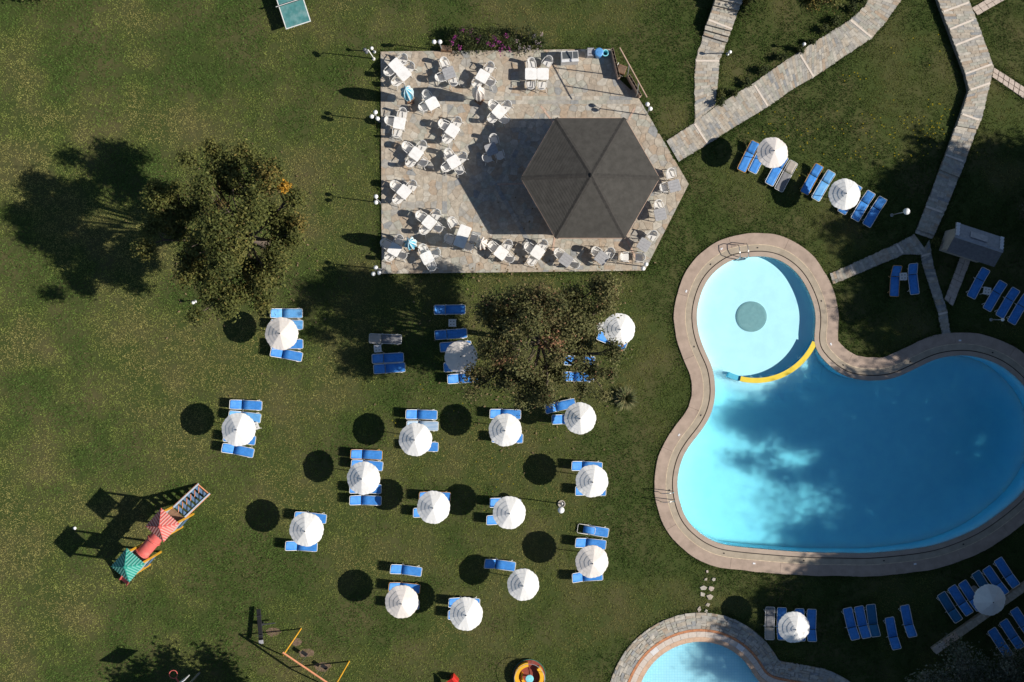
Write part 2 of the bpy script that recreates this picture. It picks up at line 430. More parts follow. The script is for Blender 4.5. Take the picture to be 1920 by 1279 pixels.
def sm(b_, names): return None
deckm = mat('deck_pink_concrete', (.40, .31, .25), .85, .10, 2.2, bump=.25, dirt=(.24, .185, .15), dscale=.9, dlo=.56, dhi=.85)
deck2 = mat('deck_tan_gutter', (.39, .33, .255), .8, .10, 2.4, bump=.2, dirt=(.27, .225, .175), dscale=.9, dlo=.55, dhi=.85)
coping = mat('coping_tan', (.42, .34, .275), .75, .10, 2.4, bump=.2, dirt=(.33, .26, .21), dscale=1.2)
M['deckline'] = mat('pale_edging', (.58, .47, .33), .7, .2, 5)
M['slot'] = mat('dark_gutter_slot', (.05, .045, .04), .9)
deck = obj('pool_deck', None); tag(deck, kind='structure')
def ring(name, base, d0, d1, z, mt, parent, zlow=-.12, seg=None, gap=.0, z2=None, outer=None, inner_wall=True):
    """a paved ring (or its slabs) between two distances from the water's edge, with real edges down to zlow"""
    n = len(base); A = offset(base, d0); B = offset(base, d1) if outer is None else outer
    def piece(i0, i1):
        idx = [i % n for i in range(i0, i1 + 1)]
        a = A[idx].copy(); c = B[idx].copy()
        if gap:
            for q in (a, c):
                t0 = (q[1] - q[0]); q[0] += t0 / np.linalg.norm(t0) * gap; t1 = q[-2] - q[-1]; q[-1] += t1 / np.linalg.norm(t1) * gap
        mb = MB(); m = len(a); zz = z2 or z
        pts = [(p[0], p[1], z) for p in a] + [(p[0], p[1], zz) for p in c] + [(p[0], p[1], zlow) for p in a] + [(p[0], p[1], zlow) for p in c]
        fs = []
        for i in range(m - 1):
            fs += [(i, m + i, m + i + 1, i + 1), (m + i, 3 * m + i, 3 * m + i + 1, m + i + 1), (2 * m + i, i, i + 1, 2 * m + i + 1)]
        if gap: fs += [(0, 2 * m, 3 * m, m), (m - 1, 2 * m - 1, 4 * m - 1, 3 * m - 1)]
        mb.add(pts, fs); return mb
    if seg:
        i = 0
        while i < n - 1:
            j = min(n, i + int(seg * random.uniform(.75, 1.25)))
            if n - j < seg * .5: j = n
            piece(i, j).build(name, mt, parent); i = j
    else: piece(0, n).build(name, mt, parent)
ring('coping', POOL, 0, .27, .080, coping, deck)
ring('gutter_slot', POOL, .271, .325, .035, M['slot'], deck)
ring('gutter_band', POOL, .326, .66, .076, deck2, deck)
ring('edging_line', POOL, .661, .70, .082, M['deckline'], deck)
ring('deck_slab', POOL, .701, DECK_W, .078, deckm, deck, seg=17, gap=.006, outer=POOL_OUT)
# small inlets in the deck
M['inlet'] = mat('white_inlet', (.75, .76, .78), .4)
ni = len(POOL)
for k, i in enumerate(range(6, ni, 21)):
    p = offset(POOL, .50)[i]; q = offset(POOL, .88)[(i + 8) % ni]
    t = POOL[(i + 1) % ni] - POOL[i]; a = math.atan2(t[1], t[0])
    MB().box((p[0], p[1], .079), (.10, .07, .012), a).build('drain_grate', M['black'], deck)
    t = POOL[(i + 9) % ni] - POOL[(i + 8) % ni]; a = math.atan2(t[1], t[0])
    if k % 2 == 0: MB().box((q[0], q[1], .086), (.15, .09, .02), a, bevel=.006).build('skimmer_lid', M['inlet'], deck)

# curved divider wall with its yellow top, grey disc on the floor of the round basin
M['yellow'] = mat('yellow_wall_top', (.78, .60, .06), .6, .05, 4)
M['cyanwall'] = mat('blue_wall', (.10, .50, .68), .6, .05, 4)
def arc(r, a0, a1, n=28): return [(cx0 + r * math.cos(R(a0 + (a1 - a0) * i / n)), cy0 + r * math.sin(R(a0 + (a1 - a0) * i / n))) for i in range(n + 1)]
def arc_wall(name, r0, r1, a0, a1, z0, z1, mt, parent):
    A = arc(r0, a0, a1); B = arc(r1, a0, a1); n = len(A)
    pts = [(p[0], p[1], z) for z in (z0, z1) for p in A + B]; fs = []
    for i in range(n - 1):
        fs += [(2 * n + i, 3 * n + i, 3 * n + i + 1, 2 * n + i + 1), (i, 2 * n + i, 2 * n + i + 1, i + 1), (n + i, n + i + 1, 3 * n + i + 1, 3 * n + i)]
    fs += [(0, n, 3 * n, 2 * n), (n - 1, 3 * n - 1, 4 * n - 1, 2 * n - 1)]
    return MB().add(pts, fs).build(name, mt, parent)
dv = obj('divider_wall', None, None)
tag(dv, 'curved low wall with yellow top between round basin and main pool', 'pool wall')
arc_wall('wall_body', RC - .10, RC + .10, -23.5, -104, -1.5, .025, M['cyanwall'], dv)
arc_wall('wall_top', RC - .15, RC + .15, -23.5, -104, .026, .075, M['yellow'], dv)
arc_wall('wall_end', RC - .15, RC + .15, -104.2, -115, -1.5, -.02, M['cyanwall'], dv)
M['disc'] = mat('grey_disc', (.27, .36, .36), .7, .06, 5, dirt=(.34, .42, .41), dscale=3)
x, y = G(1412.5, 594)
d = obj('floor_disc', None, None, (x, y, -.515)); tag(d, 'round grey-green cover plate in the middle of the round basin', 'cover plate')
MB().lathe([(.86, 0), (.86, .04), (.80, .05), (1e-5, .06)], 48).build('plate', M['disc'], d)
MB().lathe([(.861, 0), (.90, 0), (.90, .035), (.861, .035)], 48, ring=True).build('plate_rim', M['disc'], d)

def ladder(px, py, ang, label):
    x, y = G(px, py, .3); t = obj('pool_ladder', None, None, (x, y, .08), R(ang)); tag(t, label, 'pool ladder', 'pool ladders')
    for s in (-.25, .25):
        MB().tube([(-.62, s, 0), (-.60, s, .55), (-.45, s, .78), (-.15, s, .80), (.12, s, .72), (.22, s, .4), (.24, s, -.2), (.24, s, -.95)], .022, 8).build('rail', M['steel'], t, smooth=True)
    for z in (-.25, -.5, -.75): MB().box((.24, 0, z), (.10, .5, .03)).build('tread', M['steel'], t)
ladder(1392, 478, -82, 'steel ladder with hooped rails at the top of the round basin')
ladder(1256, 931, 2, 'steel ladder with hooped rails on the left edge of the main pool')

# small pool surrounds
kd = obj('small_pool_deck', None); tag(kd, kind='structure')
M['terra'] = mat('terracotta_brick', (.50, .22, .11), .8, .2, 9, bump=.2)
M['peach'] = mat('peach_coping', (.58, .40, .28), .75, .12, 6)
M['whitetile'] = mat('white_deck_tile', (.60, .52, .45), .5, .08, 8)
M['whitetile2'] = mat('white_glazed_tile', (.70, .68, .66), .35, .06, 8)
ring('coping', KID, 0, .27, .080, M['peach'], kd, seg=4, gap=.004)
n = len(KID); i = 0; k = 0
A_, B_ = offset(KID, .275), offset(KID, .60)
while i < n - 1:
    j = min(n, i + 2); q = [A_[i % n], A_[j % n], B_[j % n], B_[i % n]]
    MB().prism([tuple(p + (np.mean(q, 0) - p) * .02) for p in q], -.1, .076, inset=.004).build('deck_tile', M['whitetile2'] if k % 11 == 3 else M['whitetile'], kd)
    i = j; k += 1
ring('terracotta_border', KID, .605, .74, .083, M['terra'], kd, seg=3, gap=.005)
ring('mortar_bed', KID, .745, 1.70, .060, M['pathmortar'], kd)
mb = MB(); rows = [.76, .93, 1.07, 1.24, 1.39, 1.56, 1.70]
for r_ in range(6):
    a = offset(KID, rows[r_]); c = offset(KID, rows[r_ + 1]); i = 0
    while i < n:
        j = i + random.choice((1, 1, 2)); q = [a[i % n], a[j % n], c[j % n], c[i % n]]
        q = [p + rng.normal(0, .024, 2) for p in q]; ce = np.mean(q, 0)
        mb.prism([tuple(ce + (p - ce) * .93) for p in q], .02, .074 + random.uniform(0, .012), random.choices(range(7), [1, 2, 6, 2, 3, 1, 3])[0]); i = j
tag(mb.build('deck_stones', STONES, kd), kind='stuff')

# ------------------------------------------------------------------ terrace of crazy paving
def clip_half(poly, a, b_, c):      # keep a*x+b*y<=c
    out = []; n = len(poly)
    for i in range(n):
        p, q = poly[i], poly[(i + 1) % n]; dp = a * p[0] + b_ * p[1] - c; dq = a * q[0] + b_ * q[1] - c
        if dp <= 0: out.append(p)
        if (dp < 0 < dq) or (dq < 0 < dp):
            t = dp / (dp - dq); out.append((p[0] + (q[0] - p[0]) * t, p[1] + (q[1] - p[1]) * t))
    return out
def voronoi(region, sp, jit=.42):
    reg = [tuple(p) for p in region]
    a = sum(reg[i][0] * reg[(i + 1) % len(reg)][1] - reg[(i + 1) % len(reg)][0] * reg[i][1] for i in range(len(reg)))
    if a < 0: reg = reg[::-1]
    xs = [p[0] for p in reg]; ys = [p[1] for p in reg]
    S = []; iy = 0; yy = min(ys) - sp
    while yy < max(ys) + sp:
        xx = min(xs) - sp + (iy % 2) * sp * .5
        while xx < max(xs) + sp:
            S.append((xx + random.uniform(-jit, jit) * sp, yy + random.uniform(-jit, jit) * sp)); xx += sp * random.uniform(.85, 1.2)
        yy += sp; iy += 1
    S = np.array(S); cells = []
    for i, s in enumerate(S):
        poly = [(s[0] - sp * 1.5, s[1] - sp * 1.5), (s[0] + sp * 1.5, s[1] - sp * 1.5), (s[0] + sp * 1.5, s[1] + sp * 1.5), (s[0] - sp * 1.5, s[1] + sp * 1.5)]
        d = np.hypot(S[:, 0] - s[0], S[:, 1] - s[1])
        for j in np.argsort(d)[1:16]:
            q = S[j]; n_ = q - s; poly = clip_half(poly, n_[0], n_[1], (q @ q - s @ s) / 2)
            if len(poly) < 3: break
        for k in range(len(reg)):
            if len(poly) < 3: break
            p, q = reg[k], reg[(k + 1) % len(reg)]
            ex, ey = q[0] - p[0], q[1] - p[1]; poly = clip_half(poly, ey, -ex, ey * p[0] - ex * p[1])
        if len(poly) >= 3: cells.append(poly)
    return cells
def parea(p): return abs(sum(p[i][0] * p[(i + 1) % len(p)][1] - p[(i + 1) % len(p)][0] * p[i][1] for i in range(len(p)))) / 2
terr = obj('terrace', None); tag(terr, kind='structure')
TZ = .10
MB().prism([tuple(p) for p in TERRW], -.1, TZ - .012).build('mortar_bed', M['mortar'], terr)
hull = plan([(714, 98), (1144, 93), (1291, 346), (1209, 508), (716, 514)])
cells = voronoi(hull, .40)
notch = np.array(plan([(1144, 90), (1157, 146), (1194, 183), (1240, 240), (1230, 180)]))
cells = [c for c in cells if parea(c) > .02 and not inside(np.array([np.mean(c, 0)]), notch)[0]]
cells.sort(key=parea, reverse=True)
mb = MB()
for k, c in enumerate(cells):
    ce = np.mean(c, 0); q = []
    for p in c:
        v = np.array(p) - ce; L = np.linalg.norm(v); q.append(tuple(ce + v * max(.3, 1 - .014 / (L + 1e-6))))
    mi = random.choices(range(7), SW)[0]; z1 = TZ + random.uniform(-.003, .004)
    if k < 285: MB().prism(q, TZ - .03, z1).build('flagstone', STONES[mi], terr)
    else: mb.prism(q, TZ - .03, z1, mi)
tag(mb.build('small_flagstones', STONES, terr), kind='stuff')
# bands of squared stones crossing the crazy paving (joined: each stone only a few pixels deep)
mb = MB(); bed = MB()
def band(p0, p1, w, rows=1, ln=(.35, .75), lift=.006):
    a = np.array(G(*p0)); c = np.array(G(*p1)); L = np.linalg.norm(c - a); t = (c - a) / L; nn = np.array((-t[1], t[0]))
    bed.prism([tuple(a - nn * w * rows / 2), tuple(c - nn * w * rows / 2), tuple(c + nn * w * rows / 2), tuple(a + nn * w * rows / 2)], TZ - .02, TZ + .0065)
    for r_ in range(rows):
        y0 = (r_ - rows / 2) * w + .008; y1 = y0 + w - .016; s = 0
        while s < L - .05:
            e = min(L, s + random.uniform(*ln))
            mb.prism([tuple(a + t * (s + .008) + nn * y0), tuple(a + t * (e - .008) + nn * y0), tuple(a + t * (e - .008) + nn * y1), tuple(a + t * (s + .008) + nn * y1)], TZ - .01, TZ + .010 + random.uniform(0, .003), random.choices(range(7), [2, 4, 5, 3, 5, 1, 4])[0]); s = e
band((835, 189), (1196, 189), .24, 2)
band((834, 196), (834, 508), .30, 1)
hexpx = [(1107 + 176 * math.cos(R(a)), 350 - 176 * math.sin(R(a))) for a in (120, 180, 240, 300)]
for p, q in zip(hexpx, hexpx[1:]): band(p, q, .26, 1)
tag(mb.build('band_stones', STONES, terr), kind='stuff'); bed.build('band_bed', M['mortar'], terr)
for (p, q) in (((1014, 200), (1042, 238)), ((932, 347), (985, 345)), ((1040, 446), (1036, 472)), ((1176, 452), (1192, 486)), ((1178, 226), (1190, 204))):
    a = np.array(G(*p)); c = np.array(G(*q)); t = (c - a) / np.linalg.norm(c - a); nn = np.array((-t[1], t[0])) * .055
    MB().prism([tuple(a - nn), tuple(c - nn), tuple(c + nn), tuple(a + nn)], TZ - .02, TZ + .017).build('brick_line', M['brick'], terr)
# ------------------------------------------------------------------ stone paths
EXCL = [TERRW, POOL_OUT, KID_OUT]
def interp_line(P, n):
    A = np.array(P, float); d = np.concatenate([[0], np.cumsum(np.linalg.norm(np.diff(A, axis=0), axis=1))])
    s = np.linspace(0, d[-1], n); return np.stack([np.interp(s, d, A[:, 0]), np.interp(s, d, A[:, 1])], 1)
def stone_path(name, left, right, strips=(), steps=None, z=.07, course=.17):
    """left/right: matching edge points; courses of squared stones laid across; steps: list of (t, rise) along the path"""
    t_ = obj(name, None); tag(t_, kind='structure')
    Lw = np.array(plan(left)); Rw = np.array(plan(right)); EXCL.append(np.vstack([Lw, Rw[::-1]]))
    Mid = (Lw + Rw) / 2; d = np.concatenate([[0], np.cumsum(np.linalg.norm(np.diff(Mid, axis=0), axis=1))]); T = d[-1]
    def at(s): return (np.array((np.interp(s, d, Lw[:, 0]), np.interp(s, d, Lw[:, 1]))), np.array((np.interp(s, d, Rw[:, 0]), np.interp(s, d, Rw[:, 1]))))
    def zat(s):
        zz = z
        for (ts, rise) in (steps or ()):
            if s > ts * T: zz += rise
        return zz
    brk = sorted([0] + [ts * T for ts, _ in (steps or ())] + [T] + list(d[1:-1]))
    bed = MB(); st = MB()
    for s0, s1 in zip(brk, brk[1:]):
        if s1 - s0 < .02: continue
        zz = zat((s0 + s1) / 2); (a, c), (e, f) = at(s0), at(s1)
        bed.prism([tuple(a), tuple(e), tuple(f), tuple(c)], -.1, zz - .012)
        k = max(1, round((s1 - s0) / course))
        for i in range(k):
            (a, c), (e, f) = at(s0 + (s1 - s0) * i / k), at(s0 + (s1 - s0) * (i + 1) / k); W = np.linalg.norm(c - a); u = 0
            while u < 1 - 1e-3:
                v = min(1, u + random.uniform(.3, .75) / W)
                if 1 - v < .12: v = 1
                q = [a + (c - a) * u, a + (c - a) * v, e + (f - e) * v, e + (f - e) * u]; ce = np.mean(q, 0)
                if u == 0: q[0] = q[0] + (a - c) / W * random.uniform(-.05, .05); q[3] = q[3] + (a - c) / W * random.uniform(-.05, .05)
                if v == 1: q[1] = q[1] + (c - a) / W * random.uniform(-.05, .05); q[2] = q[2] + (c - a) / W * random.uniform(-.05, .05)
                q = [tuple(p + (ce - p) / (np.linalg.norm(ce - p) + 1e-6) * .010) for p in q]
                st.prism(q, zz - .05, zz + random.uniform(-.004, .004), random.choices(range(7), PATHW)[0]); u = v
    bed.build('path_bed', M['pathmortar'], t_); tag(st.build('path_stones', STONES, t_), kind='stuff')
    for (p, q) in strips:
        a = np.array(G(*p)); c = np.array(G(*q)); t = (c - a) / np.linalg.norm(c - a); nn = np.array((-t[1], t[0])) * .055
        m_ = (a + c) / 2; s = d[np.argmin(np.linalg.norm(Mid - m_, axis=1))]
        ss = np.linspace(0, T, 200); mm = np.stack([np.interp(ss, d, Mid[:, 0]), np.interp(ss, d, Mid[:, 1])], 1)
        s = ss[np.argmin(np.linalg.norm(mm - m_, axis=1))]; zz = zat(s) + .016
        MB().prism([tuple(a - nn), tuple(c - nn), tuple(c + nn), tuple(a + nn)], zz - .04, zz, inset=.005).build('marble_strip', M['strip'], t_)
    return t_
stone_path('path', [(1249, 265), (1301, 232), (1342, 200), (1412, 157), (1472, 115), (1527, 80), (1592, 39), (1622, 12), (1640, -30)],
           [(1272, 304), (1327, 271), (1372, 242), (1440, 201), (1487, 167), (1525, 146), (1634, 72), (1660, 42), (1712, -30)],
           [((1302, 233), (1326, 270)), ((1500, 104), (1525, 145)), ((1594, 39), (1633, 71)), ((1414, 160), (1439, 200))])
stone_path('stepped_path', [(1302.5, 231), (1302, 150), (1304, 112), (1314, 83), (1322, 50), (1333, 20), (1345, -20), (1352, -40)],
           [(1341, 199), (1346, 150), (1349, 113), (1356, 98), (1368, 62), (1379, 30), (1392, -8), (1398, -28)],
           [((1304, 115), (1348, 115)), ((1325, 43), (1369, 60))],
           steps=[(.555, .17), (.59, .17), (.625, .17), (.77, .17), (.81, .17), (.85, .17)], z=.064)
stone_path('long_path', [(1744, -30), (1752, 0), (1775, 60), (1805, 142), (1812, 172), (1797, 217), (1785, 250), (1767, 300), (1745, 360), (1715, 438)],
           [(1798, -30), (1810, 0), (1833, 60), (1858, 128), (1851, 160), (1837, 220), (1823, 258), (1803, 315), (1781, 372), (1747, 449)],
           [((1764, 26), (1811, 9)), ((1776, 59), (1820, 41)), ((1786, 89), (1834, 70)), ((1805, 142), (1854, 124)), ((1814, 172), (1851, 159)), ((1799, 217), (1830, 228)), ((1770, 292), (1803, 304)), ((1734, 388), (1765, 399))],
           steps=[(.001, .32), (.57, -.14), (.75, -.10), (.985, -.08)])
stone_path('pool_path', [(1714, 440), (1680, 458), (1594, 497), (1556, 514)], [(1742, 478), (1693, 478), (1604, 516), (1561, 533)],
           [((1681, 459), (1692, 476)), ((1594, 498), (1603, 515))], z=.066)
stone_path('side_path', [(1725, 477), (1730, 500), (1759, 590), (1766, 630)], [(1742, 450), (1750, 500), (1776, 586), (1781, 628)], [((1727, 481), (1744, 476)), ((1759, 590), (1776, 586))], z=.062)

def tile_path(name, p0, p1, q0, q1, rows, n, z=.06, gap=.05, mt=None):
    t_ = obj(name, None); tag(t_, kind='structure')
    a0, a1, b0, b1 = [np.array(G(*p)) for p in (p0, p1, q0, q1)]; EXCL.append(np.array([a0, a1, b1, b0]))
    for r_ in range(rows):
        for i in range(n):
            def P(u, v): return (a0 + (a1 - a0) * u) * (1 - v) + (b0 + (b1 - b0) * u) * v
            q = [P((i + s) / n, (r_ + w) / rows) for s, w in ((0, 0), (1, 0), (1, 1), (0, 1))]; ce = np.mean(q, 0)
            MB().prism([tuple(ce + (p - ce) * (1 - gap) + rng.normal(0, .006, 2)) for p in q], -.05, z + random.uniform(0, .01), inset=.006).build('paving_tile', mt or M['tile_pink'], t_)
tile_path('kiosk_tile_path', (1800, 482), (1770, 562), (1820, 487), (1786, 575), 2, 8)
tile_path('upper_tile_path', (1821, 16), (1877, -16), (1832, 30), (1888, -2), 2, 5)
tile_path('right_tile_path', (1863, 127), (1932, 172), (1859, 145), (1928, 192), 2, 7, gap=.09)
stp = obj('stepping_stones', None); tag(stp, kind='structure')
for (px, py, s) in ((1326, 1072, 5), (1323, 1087, 6), (1338, 1087, 6), (1319, 1103, 10), (1334, 1104, 9), (1317, 1115, 9), (1331, 1119, 10), (1327, 1134, 7), (1311, 1143, 9), (1324, 1146, 6)):
    x, y = G(px, py); n_ = random.randint(4, 6); a0 = random.uniform(0, 6)
    MB().prism([(x + s / 32 * .68 * random.uniform(.6, 1.15) * math.cos(a0 + 2 * math.pi * i / n_), y + s / 32 * .68 * random.uniform(.6, 1.15) * math.sin(a0 + 2 * math.pi * i / n_)) for i in range(n_)], -.05, .05 + random.uniform(0, .02), inset=.01).build('stepping_stone', random.choice((M['tile_pink'], STONES[1], STONES[6])), stp)

# ------------------------------------------------------------------ lawn: short blades everywhere the ground is open
def vnoise(x, y, s, seed):
    g = np.random.default_rng(seed).random((128, 128)); u = x / s + 1000; v = y / s + 1000
    i = np.floor(u).astype(int); j = np.floor(v).astype(int); fu = u - i; fv = v - j
    fu = fu * fu * (3 - 2 * fu); fv = fv * fv * (3 - 2 * fv)
    a = g[i % 128, j % 128]; b_ = g[(i + 1) % 128, j % 128]; c = g[i % 128, (j + 1) % 128]; d_ = g[(i + 1) % 128, (j + 1) % 128]
    return (a * (1 - fu) + b_ * fu) * (1 - fv) + (c * (1 - fu) + d_ * fu) * fv
NB = 1350000
gp = np.stack([rng.uniform(-33, 33, NB), rng.uniform(-23, 23, NB)], 1)
keep = np.ones(NB, bool)
for poly in EXCL:
    keep &= ~inside(gp, ccw(np.array(poly)))
clump = vnoise(gp[:, 0], gp[:, 1], .16, 3) * .6 + vnoise(gp[:, 0], gp[:, 1], .45, 4) * .4
keep &= rng.random(NB) < np.clip((clump - .30) * 3.2 + .25, .08, 1)
gp = gp[keep]; n = len(gp)
big = vnoise(gp[:, 0], gp[:, 1], 3.2, 5) * .5 + vnoise(gp[:, 0], gp[:, 1], 1.1, 6) * .3 + vnoise(gp[:, 0], gp[:, 1], 8, 8) * .2
lush = np.clip((gp[:, 0] + 12) / 32, 0, 1) * .25 + (big - .5) * 2.3 + .55        # the right-hand lawn is longer and greener
az = rng.uniform(0, 2 * math.pi, n); ln = rng.uniform(.05, .11, n) * (.8 + .7 * np.clip(lush - .35, 0, 1)); wd = rng.uniform(.012, .026, n); el = rng.uniform(.35, 1.15, n)
dx, dy = np.cos(az), np.sin(az)
V = np.zeros((n, 3, 3), np.float32)
V[:, 0, 0] = gp[:, 0] - dy * wd; V[:, 0, 1] = gp[:, 1] + dx * wd
V[:, 1, 0] = gp[:, 0] + dy * wd; V[:, 1, 1] = gp[:, 1] - dx * wd
V[:, 2, 0] = gp[:, 0] + dx * ln * np.cos(el); V[:, 2, 1] = gp[:, 1] + dy * ln * np.cos(el); V[:, 2, 2] = ln * np.sin(el)
V[:, :2, 2] = -.004
dry = np.array((.205, .204, .074)); mid = np.array((.142, .180, .048)); green = np.array((.062, .110, .026))
t = np.clip((lush - .25) * 1.7 + rng.normal(0, .10, n), 0, 1)[:, None]
cg = np.where(t < .5, dry * (1 - 2 * t) + mid * 2 * t, mid * (2 - 2 * t) + green * (2 * t - 1)) * rng.uniform(.82, 1.20, n)[:, None] * (.66 + .90 * (vnoise(gp[:, 0], gp[:, 1], .11, 12) * .6 + vnoise(gp[:, 0], gp[:, 1], .24, 13) * .4))[:, None]
brn = (rng.random(n) < np.clip(.04 + .25 * (vnoise(gp[:, 0], gp[:, 1], 1.6, 9) - .62), .03, .3)); cg[brn] = np.array((.130, .105, .055)) * rng.uniform(.7, 1.2, (brn.sum(), 1))
cg *= (1.30 - .62 * np.clip((gp[:, 0] + 24) / 44, 0, 1))[:, None] * np.array((1.10, 1.03, .97))          # the sparser dry turf lies to the left
g_ = obj('grass', tri_mesh('grass', V, cg, M['grassm']))
tag(g_, 'short olive green lawn with dry patches', None, None, 'stuff')
# longer, greener fringe where the mower does not reach: along the paving and the pool decks
FR = []
for poly in EXCL:
    A = np.array(poly)
    for p, q in zip(A, np.roll(A, -1, 0)):
        L = np.linalg.norm(q - p); k = int(L * 260)
        if k < 1: continue
        u = rng.random(k)[:, None]; t_ = (q - p) / L; FR.append(p + (q - p) * u + np.array((t_[1], -t_[0])) * (np.abs(rng.normal(0, .16, k)) * rng.choice((-1, 1), k))[:, None])
FR = np.vstack(FR); ok = (np.abs(FR[:, 0]) < 33) & (np.abs(FR[:, 1]) < 23)
for poly in EXCL: ok &= ~inside(FR, ccw(np.array(poly)))
FR = FR[ok & (rng.random(len(FR)) < np.clip(vnoise(FR[:, 0], FR[:, 1], .6, 21) * 1.8 - .2, .15, 1))]; n = len(FR)
az = rng.uniform(0, 2 * math.pi, n); ln = rng.uniform(.09, .20, n); wd = rng.uniform(.012, .024, n); el = rng.uniform(.5, 1.3, n); dx, dy = np.cos(az), np.sin(az)
V = np.zeros((n, 3, 3), np.float32)
V[:, 0, 0] = FR[:, 0] - dy * wd; V[:, 0, 1] = FR[:, 1] + dx * wd; V[:, 1, 0] = FR[:, 0] + dy * wd; V[:, 1, 1] = FR[:, 1] - dx * wd
V[:, 2, 0] = FR[:, 0] + dx * ln * np.cos(el); V[:, 2, 1] = FR[:, 1] + dy * ln * np.cos(el); V[:, 2, 2] = ln * np.sin(el); V[:, :2, 2] = -.004
tag(obj('edge_grass', tri_mesh('edge_grass', V, np.array((.062, .098, .024)) * rng.uniform(.55, 1.4, (n, 1)), M['grassm'])), 'longer green grass fringing the paving edges', None, None, 'stuff')
# fallen leaves under the trees
n = 700; c0 = np.where((rng.random(n) < .7)[:, None], np.array(G(985, 650)), np.array(G(470, 460))); P = c0 + rng.normal(0, 2.9, (n, 2)); ok = np.ones(n, bool)
for poly in (POOL, KID): ok &= ~inside(P, ccw(poly))
P = P[ok]; n = len(P); az = rng.uniform(0, 6.283, n); sz_ = rng.uniform(.03, .065, n); V = np.zeros((n, 4, 3), np.float32)
for i, (a, b_) in enumerate(((-1, -.6), (1, -.6), (1, .6), (-1, .6))):
    V[:, i, 0] = P[:, 0] + sz_ * (a * np.cos(az) - b_ * np.sin(az)); V[:, i, 1] = P[:, 1] + sz_ * (a * np.sin(az) + b_ * np.cos(az)); V[:, i, 2] = .085 + .02 * a * rng.random(n)
tin = inside(P, ccw(TERRW)); V[tin, :, 2] += .04
tag(obj('fallen_leaves', tri_mesh('fallen_leaves', V, np.array((.22, .16, .09)) * rng.uniform(.5, 1.5, (n, 1)), M['petal'])), 'dry brown leaves fallen around the trees', None, None, 'stuff')
# yellow flower specks in the upper right meadow and a few elsewhere
fl = []
for (px, py, sx, sy, k) in ((1745, 232, 22, 22, 40), (1650, 235, 45, 18, 30), (1600, 140, 15, 12, 8), (1480, 250, 40, 25, 26), (1700, 285, 60, 12, 22), (1712, 90, 50, 50, 10), (930, 920, 40, 30, 14), (830, 800, 60, 40, 18), (1560, 280, 60, 25, 20)):
    for _ in range(k): fl.append(G(random.gauss(px, sx), random.gauss(py, sy)))
fl = np.array(fl); ok = np.ones(len(fl), bool)
for poly in EXCL: ok &= ~inside(fl, ccw(np.array(poly)))
fl = fl[ok]; n = len(fl); V = np.zeros((n, 4, 3), np.float32)
for i, (a, b_) in enumerate(((-1, -1), (1, -1), (1, 1), (-1, 1))):
    V[:, i, 0] = fl[:, 0] + a * .030; V[:, i, 1] = fl[:, 1] + b_ * .030; V[:, i, 2] = .11 + .012 * a
tag(obj('yellow_wildflowers', tri_mesh('yellow_wildflowers', V, np.tile(np.array((.62, .48, .03)), (n, 1)), M['petal'])), 'tiny yellow wildflowers scattered in the grass', None, None, 'stuff')
# bare earth patches
M['earth'] = mat('bare_earth', (.17, .115, .08), .95, .25, 8, bump=.4)

# ------------------------------------------------------------------ trees and shrubs
def leaf_cloud(centers, radii, per, size, palette, weights, seed, up=.55, zflat=.75):
    r = np.random.default_rng(seed); C = np.array(centers); rad = np.array(radii); k = len(C)
    cnt = np.maximum(4, (per * (rad / rad.mean()) ** 2)).astype(int); idx = np.repeat(np.arange(k), cnt); n = len(idx)
    d = r.normal(0, 1, (n, 3)); d /= np.linalg.norm(d, axis=1)[:, None]; q = r.random(n) ** .45
    P = C[idx] + d * (q * rad[idx])[:, None] * np.array((1, 1, zflat)) * (1 + .35 * r.normal(0, 1, n))[:, None].clip(.3, 1.7)
    nrm = d * .6 + r.normal(0, .55, (n, 3)); nrm[:, 2] += up; nrm /= np.linalg.norm(nrm, axis=1)[:, None]
    a = r.normal(0, 1, (n, 3)); u = np.cross(nrm, a); u /= np.linalg.norm(u, axis=1)[:, None]; w = np.cross(nrm, u)
    s = size * r.uniform(.6, 1.3, n)[:, None]; V = np.zeros((n, 4, 3))
    V[:, 0] = P - u * s * .5; V[:, 1] = P - w * s * .26 + nrm * s * .06; V[:, 2] = P + u * s * .5; V[:, 3] = P + w * s * .26 + nrm * s * .06
    pal = np.array(palette); ck = r.choice(len(pal), k, p=np.array(weights) / sum(weights)); li = r.choice(len(pal), n, p=np.array(weights) / sum(weights))
    c = np.where((r.random(n) < .6)[:, None], pal[ck[idx]], pal[li]) * r.uniform(.65, 1.35, n)[:, None]
    return V, c
def limb(mb, p0, p1, r0, r1, sag=.15, n=5, rnd=random):
    p0 = Vector(p0); p1 = Vector(p1); L = (p1 - p0).length; pts = []
    off = Vector((rnd.uniform(-1, 1), rnd.uniform(-1, 1), rnd.uniform(0, 1))) * L * sag
    for i in range(n + 1):
        t = i / n; pts.append(p0.lerp(p1, t) + off * math.sin(math.pi * t) * .6)
    mb.tube(pts, [r0 + (r1 - r0) * i / n for i in range(n + 1)], 6); return pts
